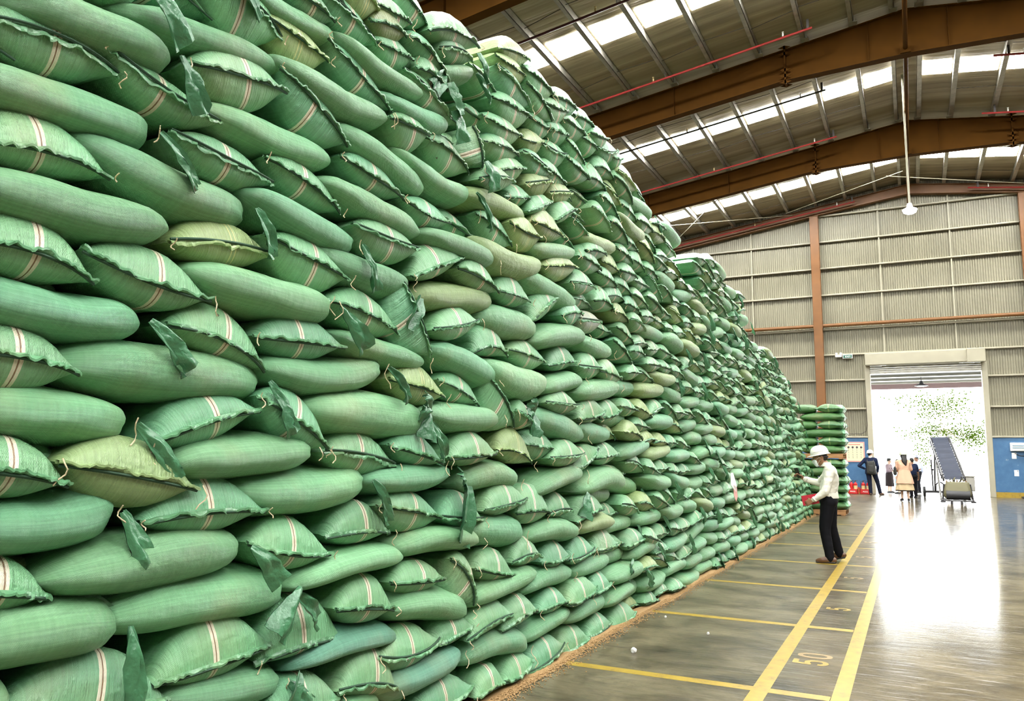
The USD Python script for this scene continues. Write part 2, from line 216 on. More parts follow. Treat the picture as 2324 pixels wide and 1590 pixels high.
for a, b in sheets:
    if b <= -3 or a >= 4: part(wf, 'cladding_sheet', cladding(a, b, 2.28, 14), 'cladding')
    elif a == -3.33:
        part(wf, 'cladding_sheet', cladding(a, DX0-0.1, 2.28, 5.7), 'cladding'); part(wf, 'cladding_sheet', cladding(a, b, 5.7, 14), 'cladding')
    elif a == -0.83: part(wf, 'cladding_sheet', cladding(a, b, 5.2, 14), 'cladding')
    else:
        part(wf, 'cladding_sheet', cladding(DX1+0.1, b, 2.28, 5.7), 'cladding'); part(wf, 'cladding_sheet', cladding(a, b, 5.7, 14), 'cladding')
for z in (3.46, 4.66, 5.74, 6.84, 8.32, 9.49, 10.66, 11.81):
    lim = (12.45-z)/SL; xa, xb = max(XL, XR-lim), min(XRT, XR+lim)
    runs = [(xa, DX0-0.12), (DX1+0.12, xb)] if z < 5.2 else [(xa, xb)]
    for a, b in runs: part(wf, 'girt', bbox(a, b, YE-0.14, YE-0.02, z-0.035, z+0.035, 0.012), 'cream_steel')
for x in (-8.64, -6.03, -0.83, 1.77, 7.0):
    zt = rz(x, 12.3); z0 = 5.74 if -2 < x < 3 else 2.3
    part(wf, 'sag_rod', box(x-0.025, x+0.025, YE-0.10, YE-0.06, z0, zt), 'cream_steel')
part(wf, 'dado', bbox(XL, DX0-0.1, YE-0.16, YE+0.2, 0, 2.26, 0.02), 'dado_blue'); part(wf, 'dado', bbox(DX1+0.12, XRT, YE-0.16, YE+0.2, 0, 2.26, 0.02), 'dado_blue')
part(wf, 'base_stripe', box(DX1+0.13, XRT, YE-0.175, YE-0.1, 0, 0.20), 'paint_yellow'); part(wf, 'base_stripe', box(XL, DX0-0.11, YE-0.175, YE-0.1, 0, 0.20), 'paint_yellow')
part(wf, 'girt', bbox(XL, DX0-0.1, YE-0.2, YE, 2.26, 2.33), 'cream_steel'); part(wf, 'girt', bbox(DX1+0.12, XRT, YE-0.2, YE, 2.26, 2.33), 'cream_steel')
# the other walls, out of the frame
for nm, b in (('wall_left', box(XL-0.2, XL, YB, YE, 0, 11.4)), ('wall_right', box(XRT, XRT+0.2, YB, YE, 0, 11.4))):
    solo(nm, b, 'hall_dark', 'plain ribbed metal side wall of the hall', kind='structure')
solo('wall_near', cladding(XL, XRT, 0, 14, YB), 'hall_dark', 'ribbed metal gable wall behind the camera', kind='structure')
# loading door in the far wall
dr = thing('door_1', 'tall open roller-shutter doorway blazing with daylight', kind='structure')
for x in (DX0-0.1, DX1): part(dr, 'jamb', bbox(x-0.05, x+0.15, YE-0.2, YE+0.3, 0, 5.25, 0.01), 'cream_steel')
part(dr, 'hood', bbox(-1.58, 2.66, YE-0.55, YE-0.05, 5.2, 5.68, 0.02), 'cream_steel'); part(dr, 'motor_cover', bbox(2.05, 2.68, YE-0.66, YE-0.5, 5.17, 5.69, 0.015), 'cream_steel')
part(dr, 'shutter', cat_([box(DX0, DX1, YE-0.12-0.03*(k % 2), YE-0.06, 4.88+0.08*k, 4.95+0.08*k) for k in range(4)]), 'galvanised')
part(dr, 'conduit', tube([(-1.62, YE-0.2, 5.0), (-1.62, YE-0.2, 2.75), (-1.68, YE-0.2, 2.52), (-1.85, YE-0.2, 2.42), (-3.0, YE-0.2, 2.42)], 0.012, 6), 'wire_dark')

# roof: insulation blanket sagging between the purlins
PX = [XR+s*(1.21+1.17*k) for k in range(10) for s in (-1, 1)] + [XR-0.28, XR+0.28]
cl = thing('ceiling', 'silver-backed roof insulation over steel purlins', kind='structure')
for s in (-1, 1):
    xs = XR + s*np.concatenate([np.linspace(0, 1.21, 13), 1.21+np.arange(1, 12*9+9)*1.17/12]); ys = np.arange(YB, YE+0.4, 0.4)
    X, Y = np.meshgrid(xs, ys); u = (np.abs(X-XR)-1.21)/1.17; sag = 0.010*np.sin(np.pi*(u % 1))**2
    Z = rz(X, 12.92) - sag*meshkit.noise(np.stack([X*0.3, Y*0.9, X*0], -1), 3)
    part(cl, 'roof_blanket', trimesh.Trimesh(np.stack([X, Y, Z], -1).reshape(-1, 3), grid_faces(len(ys), len(xs)), process=False), 'foil', smooth=True)
# rooflights: one translucent strip in the middle of every bay
rl = 0
for yb in [17.5+7.43*k for k in range(-5, 3)]:
    rl += 1; w = thing(f'window_{rl}', 'strip of sunlit translucent roof sheet between rafters', kind='structure')
    for s in (-1, 1):
        edges = [0.34, 1.16]+[1.26+1.17*k for k in range(13)]
        for a, b in zip([0.34]+[1.26+1.17*k for k in range(8)], [1.16]+[2.33+1.17*k for k in range(8)]):
            xa, xb = XR+s*a, XR+s*b; v = [(xa, yb-0.46, rz(xa, 12.905)), (xb, yb-0.46, rz(xb, 12.905)), (xb, yb+0.46, rz(xb, 12.905)), (xa, yb+0.46, rz(xa, 12.905))]
            v = np.array(v + [(x, y, z+0.003) for x, y, z in v]); part(w, 'pane', trimesh.convex.convex_hull(v), 'skylight')
# purlins
order = ['first', 'second', 'third', 'fourth', 'fifth', 'sixth', 'seventh', 'eighth', 'ninth', 'tenth', 'eleventh', 'twelfth', 'thirteenth', 'fourteenth']
for i, x in enumerate(PX):
    side = 'left' if x < XR else 'right'; k = i//2
    lab = f'galvanised steel roof purlin, {order[k]} out from the ridge on the {side}' if k < 14 else f'galvanised steel ridge purlin on the {side} of the ridge line'
    z = rz(x); t = thing('roof_purlin', lab, 'purlin', (x, 0, z), 'roof purlins'); s = 1 if x < XR else -1
    for a, b in ([YB] + FRAMES[:0] + [13.6], [13.6, 21.03], [21.03, 28.47], [28.47, YE]):
        part(t, 'channel', cat_([box(x-0.012, x+0.0, a+0.01, b-0.01, z, z+0.2), box(x-0.115*(s > 0), x+0.115*(s < 0), a+0.01, b-0.01, z, z+0.012), box(x-0.07*(s > 0), x+0.07*(s < 0), a+0.01, b-0.01, z+0.188, z+0.2)]), 'galvanised')
    for y in FRAMES: part(t, 'cleat', cat_([box(x-0.09, x+0.09, y-0.32, y+0.32, z-0.012, z+0.003), box(x+0.015, x+0.03, y-0.3, y+0.3, z, z+0.17)]), 'galvanised')
# bridging rods between purlins
bt = thing('bridging_rods', 'thin dark sag rods crossing between the roof purlins', 'rods')
for yb in (15.7, 19.3, 23.4, 26.2, 30.9, 33.9):
    for s in (-1, 1):
        for k in range(8):
            a, b = XR+s*(1.21+1.17*k), XR+s*(1.21+1.17*(k+1)); part(bt, 'rod', rod((a, yb, rz(a)+0.06), (b, yb+0.25*(k % 2), rz(b)+0.10), 0.008, 5), 'wire_dark')
# rafters: tapered brown I-beams
def rafter(y, depth, m, label, spl):
    t = thing('roof_rafter', label, 'beam', (XR, y, ZR), 'roof rafters')
    for s in (-1, 1):
        xs = [0, 2.9, 7.4, 9.6, 11.55]; top = [rz(XR+x)-0.02 for x in xs]; bot = [top[0]-depth[0], top[1]-depth[1], top[2]-depth[2], top[3]-depth[2], top[4]-depth[2]*1.3]
        P = [XR+s*x for x in xs]; part(t, 'web', prism(list(zip(P, top)) + list(zip(P[::-1], bot[::-1])), y-0.006, y+0.006), m)
        for nm, zz, w in (('top_flange', top, 0.11), ('bottom_flange', bot, 0.13)):
            part(t, nm, cat_([prism([(P[i], zz[i]-0.01), (P[i+1], zz[i+1]-0.01), (P[i+1], zz[i+1]+0.01), (P[i], zz[i]+0.01)], y-w, y+w) for i in range(4)]), m)
        zi = lambda x, a: np.interp(x, xs, a)
        for x in (0.9, 5.95, 9.0) if spl else ():
            part(t, 'stiffener', box(XR+s*x-0.006, XR+s*x+0.006, y-0.10, y+0.10, zi(x, bot), zi(x, top)), m)
        if spl:
            x = 2.93; zb, zt = zi(x, bot), zi(x, top)
            sp = part(t, 'splice_plate', box(XR+s*x-0.022, XR+s*x+0.022, y-0.13, y+0.13, zb-0.10, zt+0.10), m)
            for zz in (zb-0.06, zb+0.12, zb+0.28, zt-0.12, zt+0.05):
                part(sp, 'gusset', cat_([trimesh.convex.convex_hull(np.array([(XR+s*x, y+dy, zz-0.05), (XR+s*x, y+dy, zz+0.05), (XR+s*x+q*0.16, y+dy, zz), (XR+s*x, y+dy+0.012, zz-0.05), (XR+s*x, y+dy+0.012, zz+0.05), (XR+s*x+q*0.16, y+dy+0.012, zz)])) for q in (-1, 1) for dy in (-0.13, 0.10)]), m)
for y, lab in zip(FRAMES, ('deep brown tapered steel rafter, nearest, cropped by the top edge', 'deep brown tapered steel rafter crossing the upper right, second from the camera', 'deep brown tapered steel rafter, third from the camera')):
    rafter(y, (1.18, 0.86, 0.84), 'steel_brown', lab, True)
rafter(YE-0.22, (0.40, 0.36, 0.38), 'steel_orange', 'shallow orange-brown gable rafter along the top of the far wall', False)
for x, lab in ((-3.33, 'orange-brown steel column on the far wall left of the doorway'), (4.33, 'orange-brown steel column on the far wall at the right edge')):
    c = thing('steel_column', lab, 'column', (x, YE-0.3, 0), 'gable columns')
    zt = rz(x)-0.4
    part(c, 'web', box(x-0.008, x+0.008, YE-0.36, YE-0.12, 0, zt), 'steel_orange'); part(c, 'flange', bbox(x-0.175, x+0.175, YE-0.38, YE-0.355, 0, zt, 0.006), 'steel_orange')
    part(c, 'flange', bbox(x-0.175, x+0.175, YE-0.14, YE-0.115, 0, zt, 0.006), 'steel_orange'); part(c, 'base_plate', bbox(x-0.22, x+0.22, YE-0.45, YE-0.1, 0, 0.025), 'steel_orange'); part(c, 'cap_plate', bbox(x-0.19, x+0.19, YE-0.4, YE-0.1, zt-0.02, zt), 'steel_orange')
t = thing('wall_strut', 'long orange-brown tube rail across the far wall above the doorway', 'rail', (XR, YE-0.3, 6.97))
for a, b in ((XL, -3.51), (-3.15, 4.15), (4.51, XRT)): part(t, 'tube', rod((a, YE-0.26, 6.98), (b, YE-0.26, 6.98), 0.075, 12), 'steel_orange')
for x in (-3.51, -3.15, 4.15, 4.51): part(t, 'end_plate', box(x-0.012, x+0.012, YE-0.36, YE-0.15, 6.86, 7.22), 'steel_orange')
t = thing('ridge_strut', 'brown steel tube running along under the roof ridge', 'pipe', (0.34, 24, 11.5))
for a, b in ((YB, 13.4), (13.8, 20.88), (21.18, 28.3), (28.62, YE-0.3)): part(t, 'tube', rod((0.34, a, 11.62), (0.34, b, 11.62), 0.055, 12), 'steel_brown')
for y in FRAMES: part(t, 'bracket', box(0.22, 0.46, y-0.17, y-0.14, 11.5, 11.75), 'steel_brown'); part(t, 'bracket', box(0.22, 0.46, y+0.14, y+0.17, 11.5, 11.75), 'steel_brown')
# fire pipes slung under the purlins
for y, xa, xb, m, lab in ((15.9, -10.5, -1.9, 'pipe_maroon', 'thin dark red sprinkler pipe nearest the camera under the roof'), (19.85, -10.5, -1.72, 'pipe_red', 'red sprinkler pipe just before the big second rafter'), (23.6, -10.5, -1.75, 'wire_dark', 'thin dark sprinkler pipe crossing the left skylight behind the big rafter'),
    (27.4, -10.5, -1.75, 'pipe_red', 'red sprinkler pipe just before the third rafter, left of the ridge'), (35.1, -10.5, -1.66, 'pipe_red', 'red sprinkler pipe along the gable rafter, left slope'), (23.45, 2.45, 11, 'pipe_red', 'red sprinkler pipe at the right skylight behind the big rafter'),
    (27.45, 2.45, 11, 'pipe_red', 'red sprinkler pipe just before the third rafter, right of the ridge'), (35.1, 2.48, 11, 'pipe_red', 'red sprinkler pipe along the gable rafter, right slope')):
    t = thing('sprinkler_pipe', lab, 'pipe', (xb if xb < 0 else xa, y, rz(xa, 12.44)), 'sprinkler pipes')
    part(t, 'clamp', cat_([box(x_-0.03, x_+0.03, y-0.02, y+0.02, rz(x_, 12.44), rz(x_, 12.70)) for x_ in (xa+0.35*(1 if xb > 3 else 0) if xb > 3 else xb-0.1,)]), 'wire_dark')
    part(t, 'pipe', rod((xa, y, rz(xa, 12.44)), (xb, y, rz(xb, 12.44)), 0.03, 8), m)
    for k in range(3):
        x = (xb-0.7-3.4*k) if xb < 0 else xa+0.7+3.4*k; z = rz(x, 12.44); part(t, 'sprinkler_head', cat_([lathe([(0, 0.03), (0.02, 0.03), (0.025, 0.1), (0.012, 0.13), (0.03, 0.14), (0.03, 0.15), (0, 0.15)], 8, (x, y, z))]), 'brass' if k else 'white_paint')
        xh = XR+(-1 if x < XR else 1)*(1.21+1.17*round((abs(x-XR)-1.21)/1.17)); part(t, 'hanger', rod((xh, y, rz(xh, 12.44)), (xh, y, rz(xh, 12.72)), 0.008, 5), 'wire_dark')
for a, b, lab in (((-0.4, 33.2, 12.45), (5.5, 36.0-0.6, 11.9), 'pale bracing rod slanting right below the ridge near the gable'), ((-4.4, 34.9, 11.95), (0.2, 33.0, 12.5), 'thin bracing rod slanting up to the ridge near the gable'), ((-9.5, 32.0, 11.2), (-4.2, 35.3, 11.95), 'pale bracing rod on the left slope near the gable'), ((-9.2, 34.6, 11.2), (-5.3, 29.0, 11.75), 'thin bracing rod crossing the other on the left slope')):
    solo('bracing_rod', rod(a, b, 0.016, 6), 'cream_steel', lab, 'rod', tuple(np.add(a, b)/2), 'bracing rods')
# high-bay lamp on its drop rod
t = thing('hanging_lamp', 'lit high-bay lamp on a long rod in front of the gable wall', 'lamp', (0.27, 24.9, 8.6))
part(t, 'drop_rod', rod((0.27, 24.9, 8.8), (0.27, 24.9, 12.75), 0.028, 8), 'cream_steel'); part(t, 'housing', lathe([(0, 8.82), (0.06, 8.8), (0.09, 8.68), (0.2, 8.62), (0.205, 8.6), (0.0, 8.6)], 24, (0.27, 24.9, 0)), 'white_paint', 40)
part(t, 'diffuser', lathe([(0, 8.595), (0.19, 8.595), (0.17, 8.53), (0.1, 8.49), (0, 8.48)], 24, (0.27, 24.9, 0)), 'lamp_glow', 40)
# small things on the far wall
t = thing('exit_sign', 'green EXIT sign with white frame above the doorway level', 'sign', (-2.2, YE-0.16, 5.63))
part(t, 'frame', bbox(-2.43, -2.05, YE-0.2, YE-0.14, 5.55, 5.72), 'white_paint'); part(t, 'panel', box(-2.405, -2.075, YE-0.206, YE-0.19, 5.572, 5.70), 'sign_green')
tx = meshkit.text_mesh('EXIT', 0.065, 0.003, True); v = tx.vertices; tx.vertices = np.stack([v[:, 0]-v[:, 0].mean()-2.24, YE-0.206-v[:, 2], v[:, 1]+5.60], 1); tx.invert(); part(t, 'lettering', tx, 'white_paint')
t = thing('emergency_light', 'white twin-head emergency light beside the green exit sign', 'light', (-2.58, YE-0.16, 5.7))
part(t, 'body', bbox(-2.72, -2.46, YE-0.22, YE-0.14, 5.62, 5.72), 'white_paint')
for x in (-2.67, -2.5): part(t, 'spot', lathe([(0, 5.72), (0.035, 5.72), (0.05, 5.80), (0.045, 5.81), (0, 5.80)], 12, (x, YE-0.18, 0)), 'white_paint')
t = thing('safety_poster', 'cream calendar-like notice board with pinkish border on the blue wall', 'poster', (-2.1, YE-0.18, 1.3))
part(t, 'border', bbox(-2.50, -1.76, YE-0.185, YE-0.155, 1.27, 2.09), 'poster_edge'); ps = part(t, 'sheet', box(-2.45, -1.81, YE-0.19, YE-0.16, 1.32, 2.04), 'poster_cream')
tx = meshkit.text_mesh('BANG THEO DOI', 0.035, 0.002, True); v = tx.vertices; tx.vertices = np.stack([v[:, 0]-v[:, 0].mean()-2.13, YE-0.19-v[:, 2], v[:, 1]+1.955], 1); tx.invert()
for k in range(4): part(ps, 'picture', trimesh.creation.cylinder(0.042, 0.006, sections=16, transform=trimesh.transformations.rotation_matrix(np.pi/2, [1, 0, 0], [0, 0, 0])).apply_translation([-2.37+0.16*k, YE-0.191, 1.87]), 'ink')
part(ps, 'heading', box(-2.37, -1.92, YE-0.193, YE-0.185, 1.965, 1.99), 'ink_red')
part(ps, 'table_grid', cat_([box(-2.44, -1.82, YE-0.192, YE-0.186, 1.40+0.072*k, 1.404+0.072*k) for k in range(7)] + [box(-2.44+0.155*k, -2.436+0.155*k, YE-0.192, YE-0.186, 1.40, 1.84) for k in range(5)]), 'poster_edge')
part(ps, 'table_marks', cat_([box(-2.38+0.155*k, -2.355+0.155*k, YE-0.192, YE-0.186, 1.43+0.072*j, 1.455+0.072*j) for k in range(4) for j in range(6)]), 'ink')
t = thing('insect_trap', 'white insect-trap light with glowing blue tubes on blue wall', 'light', (3.6, YE-0.2, 1.8))
part(t, 'case', bbox(3.30, 3.90, YE-0.30, YE-0.16, 1.75, 2.07, 0.015), 'white_paint'); part(t, 'back', box(3.35, 3.86, YE-0.305, YE-0.28, 1.81, 2.02), 'paper')
for z in (1.87, 1.95): part(t, 'glow_tube', rod((3.37, YE-0.315, z), (3.84, YE-0.315, z), 0.016, 10), 'tube_glow')
for z0, lab in ((1.46, 'upper white paper notice taped on the blue wall'), (0.81, 'lower white paper notice taped on the blue wall')):
    x0 = 3.34 if z0 > 1 else 3.38
    t = thing('paper_notice', lab, 'notice', (x0, YE-0.17, z0), 'notices on blue wall'); part(t, 'sheet', bbox(x0, x0+0.15, YE-0.172, YE-0.158, z0, z0+0.23, 0.002), 'paper'); part(t, 'emblem', box(x0+0.10, x0+0.13, YE-0.1735, YE-0.171, z0+0.18, z0+0.21), 'ink')
solo('wall_cable', tube([(3.49, YE-0.18, 1.64), (3.6, YE-0.18, 1.58), (3.8, YE-0.18, 1.57), (4.2, YE-0.18, 1.6)], 0.01, 6), 'wire_dark', 'dark cable running right from the upper paper notice', 'cable', (3.6, YE-0.18, 1.58))
solo('door_mat', bbox(3.55, 4.3, YE-0.62, YE-0.2, 0, 0.06), 'rubber', 'dark rubber ramp strip at the foot of the blue wall', 'mat', (3.9, YE-0.4, 0))
# ---------------------------------------------------------------- outside the doorway
solo('yard', box(-60, 60, YE+0.35, 160, -0.25, -0.005), 'concrete_out', 'bright sunlit concrete yard outside the doorway', 'yard', kind='structure')
t = thing('canopy', 'grey ribbed canopy roof outside above the doorway', 'canopy', (0.5, 41, 5.1))
part(t, 'sheet', box(-9, 10, YE+0.4, 44.6, 5.18, 5.2), 'canopy_grey')
for k in range(4): part(t, 'batten', box(-9, 10, 37.6+1.9*k, 37.68+1.9*k, 5.08, 5.18), 'canopy_cream')
part(t, 'fascia', box(-9, 10, 44.5, 44.6, 4.92, 5.2), 'fascia_pink')
for x in (-8.5, 9.5): part(t, 'post', box(x, x+0.15, 44.3, 44.45, 0, 5.1), 'cream_steel')
t = thing('canopy_lamp', 'small dark high-bay lamp hanging under the canopy outside', 'lamp', (0.5, 41, 4.75))
part(t, 'shade', lathe([(0.02, 5.0), (0.06, 4.98), (0.1, 4.86), (0.28, 4.78), (0.29, 4.76), (0.27, 4.77)], 20, (0.5, 41, 0)), 'frame_dark'); part(t, 'lens', lathe([(0, 4.765), (0.26, 4.765), (0.2, 4.74), (0, 4.72)], 20, (0.5, 41, 0)), 'white_paint'); part(t, 'stem', rod((0.5, 41, 4.98), (0.5, 41, 5.18), 0.015, 6), 'frame_dark')
rng = np.random.default_rng(7)
def tree(x, y, clusters, n, label, trunk_top, hh=0.085):
    t = thing('tree', label, 'tree', (x, y, 0)); 
    part(t, 'trunk', tube([(x, y, 0), (x+0.1, y, trunk_top*0.5), (x-0.05, y, trunk_top)], [0.16, 0.12, 0.06], 8), 'bark')
    br = [tube([(x, y, trunk_top*0.6), ((x+c[0])/2, (y+c[1])/2, c[2]*0.9), (c[0], c[1], c[2])], [0.06, 0.035, 0.015], 6) for c in clusters]; part(t, 'branches', cat_(br), 'bark')
    V = []
    for c in clusters:
        m = int(n*c[3]*1.5); p = rng.normal(size=(m, 3))*np.array([c[4], 0.8, c[5]])*0.6 + np.array(c[:3])
        a = rng.normal(size=(m, 3)); a /= np.linalg.norm(a, axis=1)[:, None]; b = np.cross(a, rng.normal(size=(m, 3))); b /= np.linalg.norm(b, axis=1)[:, None]
        V.append(np.stack([p-a*hh, p-b*hh*0.55, p+a*hh, p+b*hh*0.55], 1))
    V = np.concatenate(V).reshape(-1, 3); q = np.arange(len(V)).reshape(-1, 4); part(t, 'foliage', trimesh.Trimesh(V, np.vstack([q[:, [0, 1, 2]], q[:, [0, 2, 3]]]), process=False), 'leaf', kind='stuff')
TY = 62.0
tree(1.95, TY, [(0.9, TY, 5.3, .35, 1.3, .5), (1.7, TY, 4.9, .8, 1.4, .9), (2.6, TY, 5.0, .6, 1.1, .9), (-0.9, TY, 5.5, .08, 1, .3), (0.9, TY, 4.4, .12, .6, .4), (1.0, TY, 3.3, .6, 1.4, .45), (1.9, TY, 3.2, .9, 1.5, .5), (3.1, TY, 3.1, .7, 1.1, .6), (3.9, TY, 2.9, .4, .7, .8), (3.7, TY, 2.8, .5, .7, .6), (0.8, TY, 2.0, .4, .8, .8), (0.0, TY, 2.9, .1, 1, .3), (0.3, TY, 1.2, .2, .7, .4), (4.5, TY, 3.3, .1, .8, .5)], 300, 'green leafy tree in the glare beyond the conveyor', 6.2)
tree(6.6, TY+8, [(6.6, TY+8, 3.6, .3, 1.2, .8), (6.9, TY+8, 2.9, .2, .6, .5), (6.2, TY+8, 4.8, .15, 1, .6)], 150, 'faint pale tree by the right jamb of the doorway', 3.6)
fe = thing('garden_fence', 'short run of dark garden railings far outside', 'fence', (4.6, 56, 0))
for k in range(9): part(fe, 'railing', box(4.1+0.19*k, 4.15+0.19*k, 56, 56.05, 0.0, 0.75+0.25*math.sin(1+k*0.5)), 'frame_dark')
part(fe, 'rail', box(4.0, 5.8, 56.0, 56.03, 0.35, 0.39), 'frame_dark')
